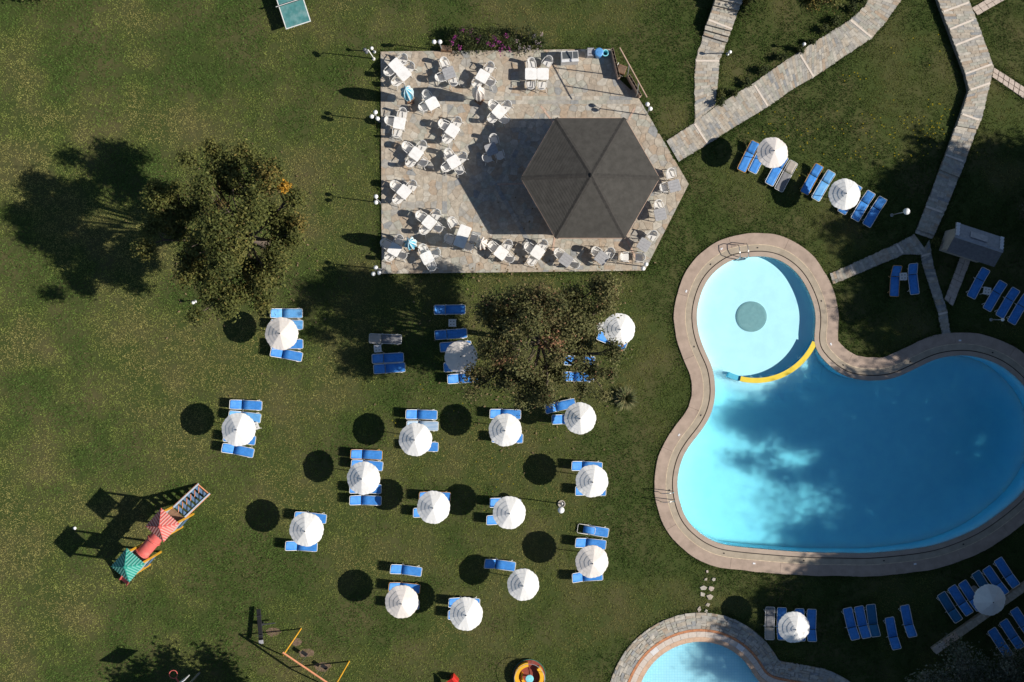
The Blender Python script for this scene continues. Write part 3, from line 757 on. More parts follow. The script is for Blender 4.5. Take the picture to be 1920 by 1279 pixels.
def tree_meshes(seed, Rc, ztop, zbase, palette, weights, limbs=8, per=260, size=.17, trunk=.26, bark='bark', fill=1.0, clump=.85, gaps=(), reach=(.62, 1.0)):
    rd = random.Random(seed); mb = MB(); cen = []; rad = []
    fork = (rd.uniform(-.3, .3), rd.uniform(-.3, .3), zbase)
    mb.tube([(0, 0, -.2), (.03, .02, .35), (fork[0] * .5, fork[1] * .5, zbase * .55), fork], [trunk * 1.35, trunk, trunk * .85, trunk * .75], 9)
    tw = []
    for i in range(limbs):
        a = 2 * math.pi * (i + rd.uniform(-.3, .3)) / limbs; rr = Rc * rd.uniform(*reach)
        zz = zbase + (ztop - zbase) * rd.uniform(.22, .62)
        tip = (fork[0] + rr * math.cos(a), fork[1] + rr * math.sin(a), zz)
        pts = limb(mb, fork, tip, trunk * .5, .05, .12, 6, rd)
        for t in (2, 3, 4, 5, 6):
            for _ in range(2 if t > 2 else 1):
                b_ = pts[t]; a2 = a + rd.uniform(-1.3, 1.3); l = Rc * rd.uniform(.16, .34)
                e = (b_.x + l * math.cos(a2), b_.y + l * math.sin(a2), b_.z + rd.uniform(.1, .9) * l + .2)
                tw.append((b_, e)); cen.append(e); rad.append(clump * rd.uniform(.6, 1.2))
    for i in range(int(limbs * 1.4 * fill)):
        a = rd.uniform(0, 6.283); rr = Rc * math.sqrt(rd.random()) * .62
        e = (fork[0] + rr * math.cos(a), fork[1] + rr * math.sin(a), zbase + (ztop - zbase) * rd.uniform(.62, 1.0) * (1 - .35 * (rr / Rc) ** 2))
        tw.append((Vector((fork[0] + rr * .35 * math.cos(a), fork[1] + rr * .35 * math.sin(a), zbase + (e[2] - zbase) * .35)), e)); cen.append(e); rad.append(clump * rd.uniform(.7, 1.25))
    for b_, e in tw: limb(mb, b_, e, .045, .012, .1, 3, rd)
    C = np.array(cen); kp = np.ones(len(C), bool)
    for (gx, gy, gr) in gaps: kp &= np.hypot(C[:, 0] - gx, C[:, 1] - gy) > gr
    V, c = leaf_cloud(C[kp], np.array(rad)[kp], per, size, palette, weights, seed)
    return mb.mesh('trunk', M[bark], True), tri_mesh('crown', V, c, M['leaf'])
def place_tree(name, ms, loc, rot, label, cat='tree', group=None, s=1.0):
    t = obj(name, None, None, (loc[0], loc[1], 0), rot); t.scale = (s, s, s); tag(t, label, cat, group)
    obj('trunk', ms[0], t); obj('crown', ms[1], t); return t
OL = [(.115, .126, .034), (.078, .092, .025), (.155, .150, .042), (.125, .092, .034), (.18, .14, .038)]
tA = tree_meshes(11, 3.7, 9.6, 3.4, OL, [5, 5, 2.5, .5, .4], limbs=11, per=620, size=.16, trunk=.26, bark='bark', clump=.58, fill=1.9, reach=(.55, 1.12), gaps=((.4, 1.6, .7), (-1.7, -.9, .5)))
t = place_tree('broadleaf_tree', tA, G(498, 458), 0.4, 'large olive green tree left of the terrace casting a long shadow'); t.scale = (1, 1, 1.14)
oq = [np.array(G(a_, b_, 6.8 * 1.14)) - np.array(G(498, 458)) for a_, b_ in ((526, 345), (535, 351), (530, 354))]
V, c = leaf_cloud([(q[0], q[1], 6.8) for q in oq], [.30, .30, .24], 120, .17, [(.46, .25, .03), (.36, .22, .04)], [2, 1], 5)
obj('orange_leaf_cluster', tri_mesh('orange_leaf_cluster', V, c, M['leaf']), t, rot=-.4)
OL2 = [(.120, .124, .046), (.160, .152, .060), (.086, .092, .034), (.28, .15, .085), (.155, .125, .054)]
tB = tree_meshes(23, 3.8, 9.0, 3.0, OL2, [4, 4, 3, .5, 1.2], limbs=11, per=380, size=.15, trunk=.20, bark='bark', clump=.60, fill=1.9, reach=(.5, 1.1))
place_tree('broadleaf_tree', tB, G(1022, 644), 2.1, 'brownish green tree right of centre standing over the loungers', s=.99).scale.z = 1.12
DK = [(.045, .055, .020), (.060, .070, .026), (.036, .045, .018)]
tC = tree_meshes(31, 4.6, 13.5, 6.0, DK, [3, 2, 2], limbs=10, per=210, size=.36, trunk=.34, clump=1.15, fill=1.6)
tD = tree_meshes(37, 5.0, 15.5, 7.0, DK, [3, 2, 2], limbs=11, per=220, size=.38, trunk=.36, clump=1.2, fill=1.6)
K = PPM / math.tan(SUN_EL)
def from_shadow(sx, sy, h): return G(sx + .990 * K * h, sy + .139 * K * h)
# the grove beyond the right-hand edge: each tree stands where its crown throws the shade seen on lawn and pool
grove = [('I', 1606, 812, 9.8, .72, 0), ('F', 1795, 775, 11, .95, 1), ('E', 1905, 850, 9.8, 1.0, 2), ('F', 1835, 935, 11, .90, 3), ('E', 1695, 1012, 9.8, .82, 4), ('E', 1745, 868, 9.8, .70, 2.6),
         ('C', 1785, 440, 9.8, .92, 6), ('C', 1880, 400, 9.8, .8, 4.6), ('D', 1850, 590, 11, .95, 1.5), ('C', 1760, 600, 9.8, .70, 2.5), ('C', 1935, 470, 9.8, 1.0, 3.3), ('E', 1930, 700, 9.8, 1.0, .4),
         ('C', 1640, 1165, 9.8, .78, 3.6), ('D', 1790, 1140, 11, .95, 4.1), ('C', 1555, 1238, 9.8, .82, 5.2), ('D', 1890, 520, 11, .9, 1.1), ('D', 1670, 1265, 11, 1.0, 2.2), ('D', 1890, 1130, 11, 1.05, 2.9), ('C', 1830, 1275, 9.8, 1.0, .9)]
tG = tree_meshes(33, 4.6, 13.5, 6.0, DK, [3, 2, 2], limbs=10, per=90, size=.22, trunk=.34, clump=1.8, fill=1.6)
tI = tree_meshes(35, 4.6, 13.5, 6.0, DK, [3, 2, 2], limbs=10, per=140, size=.36, trunk=.34, clump=1.15, fill=1.6)
tH = tree_meshes(39, 5.0, 15.5, 7.0, DK, [3, 2, 2], limbs=11, per=90, size=.23, trunk=.36, clump=1.9, fill=1.6)
for (v, sx, sy, h, s, rz) in grove:
    sz = 1.18 * max(s, .9); x, y = from_shadow(sx, sy, h * sz); t = place_tree('shade_tree', {'C': tC, 'D': tD, 'E': tG, 'F': tH, 'I': tI}[v], (x, y), rz, 'tall dense tree of the grove beyond the right edge of the pool', 'tree', 'grove beyond the pool', s); t.scale.z = sz
# olive tree in the lower right corner
OLV = [(.19, .19, .135), (.14, .15, .10), (.23, .22, .16), (.09, .10, .06)]
tE = tree_meshes(41, 3.3, 5.6, 1.6, OLV, [3, 3, 2, 2], limbs=9, per=230, size=.15, trunk=.22, clump=.7, fill=1.1)
place_tree('olive_tree', tE, G(1768, 1300), .3, 'grey green olive tree in the lower right corner', 'tree', None, .95)
place_tree('olive_tree', tE, G(1905, 1292), 2.3, 'grey green olive tree cut off by the lower right frame corner', 'tree', None, .9)
# tree below the frame whose shade falls on the lower left lawn, unseen small tree added to shade the stepped path
tF = tree_meshes(47, 3.0, 6.5, 2.4, OL, [4, 4, 2, .5, .3], limbs=8, per=260, size=.24, trunk=.2, clump=.8, fill=1.4)
place_tree('round_tree', tF, G(560, 1352), 1.0, 'round tree below the lower left lawn casting a dark shadow', 'tree')
place_tree('round_tree', tF, G(1510, -52), 2.0, 'unseen round tree added above the upper edge to shade the stepped path', 'tree', None, .75)
# shrubs
def bush(name, px, py, r, hgt, palette, weights, label, group=None, per=120, size=.10, k=7, cat='shrub', seed=1, flowers=None):
    rd = random.Random(seed); x, y = G(px, py); t = obj(name, None, None, (x, y, 0)); tag(t, label, cat, group)
    cs = []; rs = []; mb = MB()
    for i in range(k):
        a = rd.uniform(0, 6.28); q = r * .65 * math.sqrt(rd.random()); z = hgt * rd.uniform(.45, .85)
        cs.append((q * math.cos(a), q * math.sin(a), z)); rs.append(r * rd.uniform(.35, .55))
        mb.tube([(0, 0, -.05), (q * .4 * math.cos(a), q * .4 * math.sin(a), z * .5), (q * math.cos(a), q * math.sin(a), z)], [.03, .02, .008], 5)
    V, c = leaf_cloud(cs, rs, per, size, palette, weights, seed, zflat=1.0)
    obj('stems', mb.mesh('stems', M['bark']), t); obj('foliage', tri_mesh('foliage', V, c, M['leaf']), t)
    return t
GR = [(.050, .068, .022), (.075, .085, .028), (.035, .048, .018)]
for i, (px, py, r) in enumerate(((1566, 44, .38), (1546, 60, .33), (1519, 84, .25), (1498, 97, .28), (1462, 112, .34), (1432, 134, .36), (1398, 158, .30), (1372, 177, .34), (1349, 192, .34), (1600, 22, .42), (1614, 4, .34))):
    w_ = ['first', 'second', 'third', 'fourth', 'fifth', 'sixth', 'seventh', 'eighth', 'ninth', 'tenth', 'eleventh']
    order = sorted(range(11), key=lambda q: [1566, 1546, 1519, 1498, 1462, 1432, 1398, 1372, 1349, 1600, 1614][q])
    bush('shrub', px, py, r, .6, GR, [3, 2, 2], w_[order.index(i)] + ' small shrub from the path fork along the upper path edge', 'shrubs along the path', 90, .10, 6, seed=60 + i)
bush('shrub', 1352, 178, .30, .35, [(.10, .11, .03), (.08, .09, .03)], [1, 1], 'low yellowish shrub in the fork between the two paths', None, 90, .09, 6, seed=81)
bush('shrub', 1391, 6, .38, .7, [(.20, .15, .03), (.10, .10, .03)], [2, 2], 'yellow flowering shrub beside the top of the stepped path', None, 110, .09, 6, seed=82)
bush('shrub', 1752, 455, .32, .5, [(.12, .13, .035), (.08, .09, .03)], [1, 1], 'light green shrub where the long path ends', None, 90, .09, 6, seed=83)
bush('shrub', 1918, 398, .95, 2.2, [(.10, .10, .06), (.06, .07, .03)], [1, 2], 'shaded shrub at the right frame edge above the kiosk', None, 150, .14, 9, seed=84)
bush('conifer_shrub', 88, -22, 1.15, 1.9, [(.16, .15, .055), (.12, .12, .04)], [2, 2], 'pale green bush in the upper left frame corner', None, 420, .13, 16, seed=85)
# bougainvillea hedge on the terrace's upper edge
hx, hy = G(932, 80); hd = obj('bougainvillea_hedge', None, None, (hx, hy, 0)); tag(hd, 'dark green bougainvillea hedge with magenta blossom along the terrace', 'hedge')
rd = random.Random(5); cs = []; rs = []; mb = MB()
for i in range(46):
    px = rd.uniform(848, 1018); py = rd.uniform(62, 95); q = (G(px, py)[0] - hx, G(px, py)[1] - hy); z = rd.uniform(.35, 1.15); cs.append((q[0], q[1], z)); rs.append(rd.uniform(.28, .48))
    mb.tube([(q[0] * .97, -.1, -.05), (q[0] * .985, q[1] * .5, z * .5), (q[0], q[1], z)], [.03, .022, .01], 5)
V, c = leaf_cloud(cs, rs, 130, .11, GR + [(.11, .12, .03)], [3, 2, 3, 1], 6, zflat=.9)
obj('stems', mb.mesh('stems', M['bark']), hd); obj('foliage', tri_mesh('foliage', V, c, M['leaf']), hd)
fc = []; fr_ = []
for (px, py) in ((853, 70), (848, 80), (868, 58), (884, 62), (915, 82), (923, 86), (933, 80), (928, 72), (938, 98), (950, 68), (955, 92), (897, 74), (862, 90), (943, 88)):
    q = G(px, py, 1.1); fc.append((q[0] - hx, q[1] - hy, 1.15)); fr_.append(.18)
V, c = leaf_cloud(fc, fr_, 26, .10, [(.26, .035, .20), (.36, .06, .26), (.18, .03, .15)], [2, 1, 1], 8)
obj('magenta_blossom', tri_mesh('magenta_blossom', V, c, M['petal']), hd)
fc = []
for (px, py) in ((975, 88), (985, 92), (1002, 70), (1010, 82), (1015, 65), (968, 78), (995, 90), (1006, 95)):
    q = G(px, py, 1.1); fc.append((q[0] - hx, q[1] - hy, 1.1))
V, c = leaf_cloud(fc, [.2] * len(fc), 22, .08, [(.55, .42, .42), (.42, .36, .42)], [1, 1], 9)
obj('pale_blossom', tri_mesh('pale_blossom', V, c, M['petal']), hd)
# yucca
x, y = G(1172, 747); yu = obj('yucca_plant', None, None, (x, y, 0)); tag(yu, 'spiky green yucca plant on the lawn left of the pool', 'plant')
rd = random.Random(3); mb = MB()
for i in range(420):
    a = rd.uniform(0, 6.283); e = rd.uniform(.10, 1.45); L = rd.uniform(.6, .95); w = .020
    d1 = Vector((math.cos(a) * math.cos(e), math.sin(a) * math.cos(e), math.sin(e))); s_ = Vector((-math.sin(a), math.cos(a), 0)) * w
    p0 = Vector((0, 0, .12)); p1 = p0 + d1 * L * .55; p2 = p0 + d1 * L - Vector((0, 0, .10 * L))
    mb.add([p0 - s_ * .6, p0 + s_ * .6, p1 + s_, p1 - s_, p2], [(0, 1, 2, 3), (3, 2, 4)], rd.choice((0, 0, 1)))
M['yuc1'] = mat('yucca_green', (.10, .12, .05), .5, .2, 6); M['yuc2'] = mat('yucca_dry', (.28, .25, .12), .6, .2, 6)
mb.build('leaves', [M['yuc1'], M['yuc2']], yu); MB().lathe([(.16, -.05), (.14, .1), (.10, .25), (1e-5, .3)], 10).build('stem', M['bark'], yu)

# ------------------------------------------------------------------ pavilion
M['roof'] = mat('bitumen_shingle', (.070, .067, .061), .9, .14, 3.0, spec=.15, bump=.5, bscale=35)
M['roofcap'] = mat('ridge_shingle', (.055, .052, .048), .9, .15, 6, spec=.15)
EH = 2.95; px_, py_ = G(1107, 334.5, EH); RH = 129.5 / PPM * (1 - EH / H); RISE = 1.05
pv = obj('pavilion', None, None, (px_, py_, 0)); tag(pv, 'hexagonal pavilion with dark grey shingle roof on the paved terrace', 'pavilion')
hexv = [Vector((RH * math.cos(R(60 * i)), RH * math.sin(R(60 * i)), EH)) for i in range(6)]; apex = Vector((0, 0, EH + RISE))
for i in range(6):
    a, c_ = hexv[i], hexv[(i + 1) % 6]; mb = MB(); NC = 22; pts = []; nrm = (c_ - a).cross(apex - a).normalized()
    pr = []
    for k in range(NC):
        t0 = k / NC; t1 = (k + 1) / NC
        pr.append((t0, .022)); pr.append((t1, .004))
    for t_, o_ in pr:
        pts.append(a.lerp(apex, t_) + nrm * o_); pts.append(c_.lerp(apex, t_) + nrm * o_)
    fs = [(2 * k, 2 * k + 1, 2 * k + 3, 2 * k + 2) for k in range(len(pr) - 1)]
    b0 = len(pts); pts += [a - nrm * .05, c_ - nrm * .05]; fs.append((b0, b0 + 1, 1, 0))
    mb.add(pts, fs).build('roof_panel', M['roof'], pv)
    e_ = (apex - a); u = e_.normalized(); sd = u.cross(Vector((0, 0, 1))).normalized(); up = sd.cross(u)
    mb = MB()
    for k in range(14):
        p = a + e_ * (k / 14); q = a + e_ * ((k + 1) / 14 + .008); z0_, z1_ = .040, .030
        mb.add([p - sd * .13 + up * (z0_ - .035), p + up * z0_, p + sd * .13 + up * (z0_ - .035), q - sd * .13 + up * (z1_ - .035), q + up * z1_, q + sd * .13 + up * (z1_ - .035)], [(0, 1, 4, 3), (1, 2, 5, 4), (0, 1, 2)])
    mb.build('ridge_cap', M['roofcap'], pv)
    m_ = (a + c_) / 2; d_ = (c_ - a)
    MB().box((m_.x * 1.004, m_.y * 1.004, EH - .08), (d_.length + .02, .035, .17), math.atan2(d_.y, d_.x)).build('fascia_board', M['pinkwood'], pv)
    q = hexv[i] * .86
    MB().box((q.x, q.y, (EH + TZ) / 2), (.16, .16, EH - TZ), R(60 * i), bevel=.01).build('post', M['pinkwood'], pv)
    q2 = hexv[(i + 1) % 6] * .86; mq = (q + q2) / 2; dq = q2 - q
    MB().box((mq.x, mq.y, EH - .28), (dq.length, .12, .2), math.atan2(dq.y, dq.x)).build('ring_beam', M['pinkwood'], pv)
    if i != 3:
        q = hexv[i] * .5; q2 = hexv[(i + 1) % 6] * .5; mq = (q + q2) / 2; dq = q2 - q
        MB().box((mq.x, mq.y, .62), (dq.length, .4, 1.04), math.atan2(dq.y, dq.x)).build('bar_counter', M['wood'], pv)
MB().lathe([(.14, RISE + EH - .01), (.12, RISE + EH + .05), (1e-5, RISE + EH + .12)], 6).build('roof_cap', M['roofcap'], pv)

# ------------------------------------------------------------------ furniture kits (meshes shared between copies)
def kit_spawn(kit, name, loc, rz, label, cat, group=None, s=1.0):
    t = obj(name, None, None, loc, rz); tag(t, label, cat, group)
    if s != 1.0: t.scale = (s, s, s)
    for (pn, me, l, r_, subs) in kit:
        c = obj(pn, me, t, l, r_)
        for (sn, sme) in subs: obj(sn, sme, c)
    return t
def chair_kit(cush):
    W = M['white']; kit = []
    # faces +x; seat at z .43
    mb = MB(); mb.prism([(-.20, -.19), (.22, -.22), (.24, -.1), (.24, .1), (.22, .22), (-.20, .19)], .405, .435, inset=.01)
    seat = mb.mesh('seat', W); subs = []
    if cush: subs.append(('cushion', MB().prism([(-.18, -.165), (.19, -.185), (.205, 0), (.19, .185), (-.18, .165)], .436, .475, inset=.012).mesh('cushion', M['cushion'])))
    kit.append(('seat', seat, (0, 0, 0), 0, subs))
    mb = MB(); nA = 9; inner = []; outer = []; it = []; ot = []
    for i in range(nA):
        a = R(122 + (238 - 122) * i / (nA - 1)); cx_, sy_ = math.cos(a), math.sin(a)
        inner.append((.205 * cx_ - .02, .225 * sy_, .44)); outer.append((.235 * cx_ - .02, .245 * sy_, .44))
        zz = .80 + .05 * math.sin(math.pi * i / (nA - 1)); it.append((.255 * cx_ - .03, .25 * sy_, zz)); ot.append((.29 * cx_ - .03, .275 * sy_, zz))
    pts = inner + outer + it + ot; fs = []
    for i in range(nA - 1):
        fs += [(i, i + 1, 2 * nA + i + 1, 2 * nA + i), (nA + i, 3 * nA + i, 3 * nA + i + 1, nA + i + 1), (2 * nA + i, 2 * nA + i + 1, 3 * nA + i + 1, 3 * nA + i)]
    fs += [(0, 2 * nA, 3 * nA, nA), (nA - 1, 2 * nA - 1, 4 * nA - 1, 3 * nA - 1)]
    kit.append(('backrest', mb.add(pts, fs).mesh('backrest', W), (0, 0, 0), 0, []))
    for s in (-1, 1):
        mb = MB(); P = [(-.12, .255 * s, .68), (.05, .27 * s, .655), (.20, .275 * s, .64), (.245, .27 * s, .60)]
        w = .017; pts = []
        for p in P: pts += [(p[0], p[1] - w, p[2]), (p[0], p[1] + w, p[2]), (p[0], p[1] + w, p[2] - .03), (p[0], p[1] - w, p[2] - .03)]
        fs = [(0, 3, 2, 1), (12, 13, 14, 15)]
        for i in range(3):
            for k in range(4): fs.append((4 * i + k, 4 * i + (k + 1) % 4, 4 * i + 4 + (k + 1) % 4, 4 * i + 4 + k))
        kit.append(('armrest', mb.add(pts, fs).mesh('armrest', W), (0, 0, 0), 0, []))
        kit.append(('leg', MB().tube([(.235, .27 * s, .60), (.25, .265 * s, .4), (.31, .295 * s, 0)], [.018, .022, .016], 6).mesh('leg', W), (0, 0, 0), 0, []))
        kit.append(('leg', MB().tube([(-.20, .235 * s, .45), (-.29, .28 * s, 0)], [.022, .016], 6).mesh('leg', W), (0, 0, 0), 0, []))
    return kit
CK = {True: chair_kit(True), False: chair_kit(False)}
def table_kit(mt, w=.68, l=.68):
    hw, hl = l / 2, w / 2; r = .05
    top = MB().prism([(-hw + r, -hl), (hw - r, -hl), (hw, -hl + r), (hw, hl - r), (hw - r, hl), (-hw + r, hl), (-hw, hl - r), (-hw, -hl + r)], .70, .73, inset=.008)
    subs = [('slat_line', MB().box((0, y_, .7315), (l * .86, .012, .004)).mesh('slat_line', M['cushion'] if mt is not M['tabletop'] else M['grey_top'])) for y_ in (-w * .25, 0, w * .25)] if mt is not M['tabletop'] else []
    kit = [('table_top', top.mesh('table_top', mt), (0, 0, 0), 0, subs)]
    ap = MB()
    pts = [(sx * (hw - i_), sy * (hl - i_), z) for z in (.64, .699) for i_ in (.05, .07) for sx, sy in ((-1, -1), (1, -1), (1, 1), (-1, 1))]
    fs = []
    for k in range(4):
        j = (k + 1) % 4; fs += [(k, j, 8 + j, 8 + k), (4 + k, 12 + k, 12 + j, 4 + j), (k, 4 + k, 4 + j, j)]
    kit.append(('apron', ap.add(pts, fs).mesh('apron', M['white']), (0, 0, 0), 0, []))
    lg = MB().tube([(0, 0, .68), (.01, .01, .35), (.035, .035, 0)], [.032, .027, .02], 7).mesh('leg', M['white'])
    for k, (sx, sy) in enumerate(((1, 1), (-1, 1), (-1, -1), (1, -1))): kit.append(('leg', lg, (sx * (hw - .075), sy * (hl - .075), 0), R(90 * k), []))
    return kit
TK = {'w': table_kit(M['tabletop']), 'g': table_kit(M['grey_top'])}
DIRW = ['right', 'upper right', 'top', 'upper left', 'left', 'lower left', 'bottom', 'lower right']
used_labels = set()
def uniq(lb):
    assert lb not in used_labels, lb
    used_labels.add(lb); return lb
def dining(short, kind, cx, cy, rot, chairs, double=None, cushion=None):
    """chairs: list of pixel positions, optional third value overrides the side word"""
    th = .73; word = 'white' if kind == 'w' else 'grey slatted'
    spots = [(0, 0)] if not double else [(-double, 0), (double, 0)]
    for i, (ox, oy) in enumerate(spots):
        x, y = G(cx, cy, th); x += ox * math.cos(R(rot)) - oy * math.sin(R(rot)); y += ox * math.sin(R(rot)) + oy * math.cos(R(rot))
        nm = '' if not double else (('upper of the pushed-together pair, ' if math.sin(R(rot)) * ox > .1 else 'lower of the pushed-together pair, ') if abs(math.sin(R(rot))) > .3 else ('left of the pushed-together pair, ' if ox < 0 else 'right of the pushed-together pair, '))
        kit_spawn(TK[kind], 'table', (x, y, TZ + .012), R(rot), uniq(f'{word} plastic table, {nm}{short}'), 'table', 'terrace tables')
    X, Y = G(cx, cy, th)
    for i, ch in enumerate(chairs):
        x, y = G(ch[0], ch[1], .55); a = math.atan2(Y - y, X - x)
        best = round((a - R(rot)) / (math.pi / 2)) * math.pi / 2 + R(rot)      # chairs face the table squarely, a little off true
        a = best + random.uniform(-.12, .12) if abs(math.atan2(math.sin(best - a), math.cos(best - a))) < .9 else a
        if len(ch) > 3: a = R(ch[3])
        side = ch[2] if len(ch) > 2 and ch[2] else DIRW[int(round(math.atan2(y - Y, x - X) / (math.pi / 4))) % 8]
        cu = False
        kit_spawn(CK[cu], 'chair', (x, y, TZ + .012), a, uniq(f"white armchair{' with grey cushion' if cu else ''}, {side} side, {short}"), 'chair', 'terrace chairs')
dining('upper left terrace corner', 'w', 750, 131.6, -48, [(756, 113, 'top'), (769, 128, 'right'), (730, 136, 'left'), (744, 155, 'bottom')], .34, [1, 1, 1, 0])
dining('second from left in the top row', 'g', 842, 138, 20, [(833.5, 120), (826, 147), (851, 155)], None, [0, 1, 0])
dining('beside the upper cream furled parasol', 'w', 905, 144, -30, [(918, 128), (920, 155), (894, 158)], None, [1, 1, 1])
dining('below the right end of the hedge', 'w', 1006.5, 139.7, 0, [(996, 121), (995, 160.7), (1016, 161.6), (1027, 117, 'upper right', 235)], .345, [0, 0, 0, 0])
dining('right of the upper blue furled parasol', 'w', 811, 195, 30, [(801, 181), (795, 202)], None, [1, 1])
dining('by the left edge at the upper lamp', 'w', 749, 232, -10, [(755, 214), (732, 228), (745, 251)], None, [1, 1, 0])
dining('left of the top of the pavilion shadow', 'w', 848.5, 246, -33, [(832, 235), (857, 231), (839, 262)], None, [1, 1, 0])
dining('at the upper tip of the pavilion shadow', 'w', 936, 210.5, -42, [(925, 199), (950, 200), (923, 223.5), (946, 225)], None, [1, 1, 0, 1])
dining('alone inside the pavilion shadow', 'g', 921, 281, 20, [(926, 263), (914, 297), (937, 292)], None, [0, 0, 0])
dining('left edge above the middle lamp', 'w', 780, 289.5, -35, [(764, 277), (792, 275), (770, 306), (794, 305)], None, [1, 1, 0, 1])
dining('against the left tip of the pavilion shadow', 'w', 851, 304.5, 31, [(842, 290), (867, 296), (837, 315), (862, 320)], None, [0, 1, 1, 1])
dining('left edge beside the middle lamp', 'w', 758, 360.5, -40, [(742, 349.5), (773.5, 349), (746, 375)], None, [1, 1, 0])
dining('above the lower blue furled parasol', 'w', 805, 418, -38, [(789.5, 406), (818, 403), (796, 432), (822, 428)], None, [1, 1, 0, 1])
dining('left of the lower cream furled parasol', 'w', 867, 444, 69, [(848.5, 418, 'upper left', 300), (843, 449), (879, 463), (889, 447)], .31, [1, 1, 1, 1])
dining('in the lower left terrace corner', 'w', 740, 468.5, -30, [(724, 458), (749, 451), (731, 482), (755, 479)], None, [1, 1, 1, 1])
dining('lower edge, second from the left corner', 'w', 801, 484, 27, [(794, 468.5), (817, 475), (810, 500)], None, [0, 1, 1])
dining('lower edge right of the cream furled parasol', 'w', 939.5, 475, -37, [(924.5, 463), (952, 460), (955, 485)], None, [1, 1, 1])
dining('lower edge just left of the pavilion', 'w', 1008, 474, -35, [(992, 465), (1018, 460), (997.5, 490)], None, [1, 1, 0])
dining('lower edge below the pavilion corner', 'g', 1061, 488, -35, [(1048, 476), (1077, 496)], None, [0, 1])
dining('lower edge below the pavilion middle', 'g', 1128, 484.5, -38, [(1117.6, 473), (1143, 475)], None, [1, 1])
dining('lower right terrace corner', 'g', 1207, 460, -32, [(1223, 443)], None, [1])
dining('right edge, middle of three grey tables', 'g', 1237.6, 403, 12, [(1234, 386)], None, [0])
dining('right tip of the terrace', 'g', 1264, 349.5, 15, [(1257, 327), (1245, 353)], None, [0, 1])
for (px, py, a, cu, lb) in ((1171, 482.6, 0, False, 'white armchair standing alone, left of the two at the lower right edge'), (1199, 483.5, 180, False, 'white armchair standing alone beside the lower right lamp')):
    x, y = G(px, py, .55); kit_spawn(CK[cu], 'chair', (x, y, TZ + .012), R(a), uniq(lb), 'chair', 'terrace chairs')

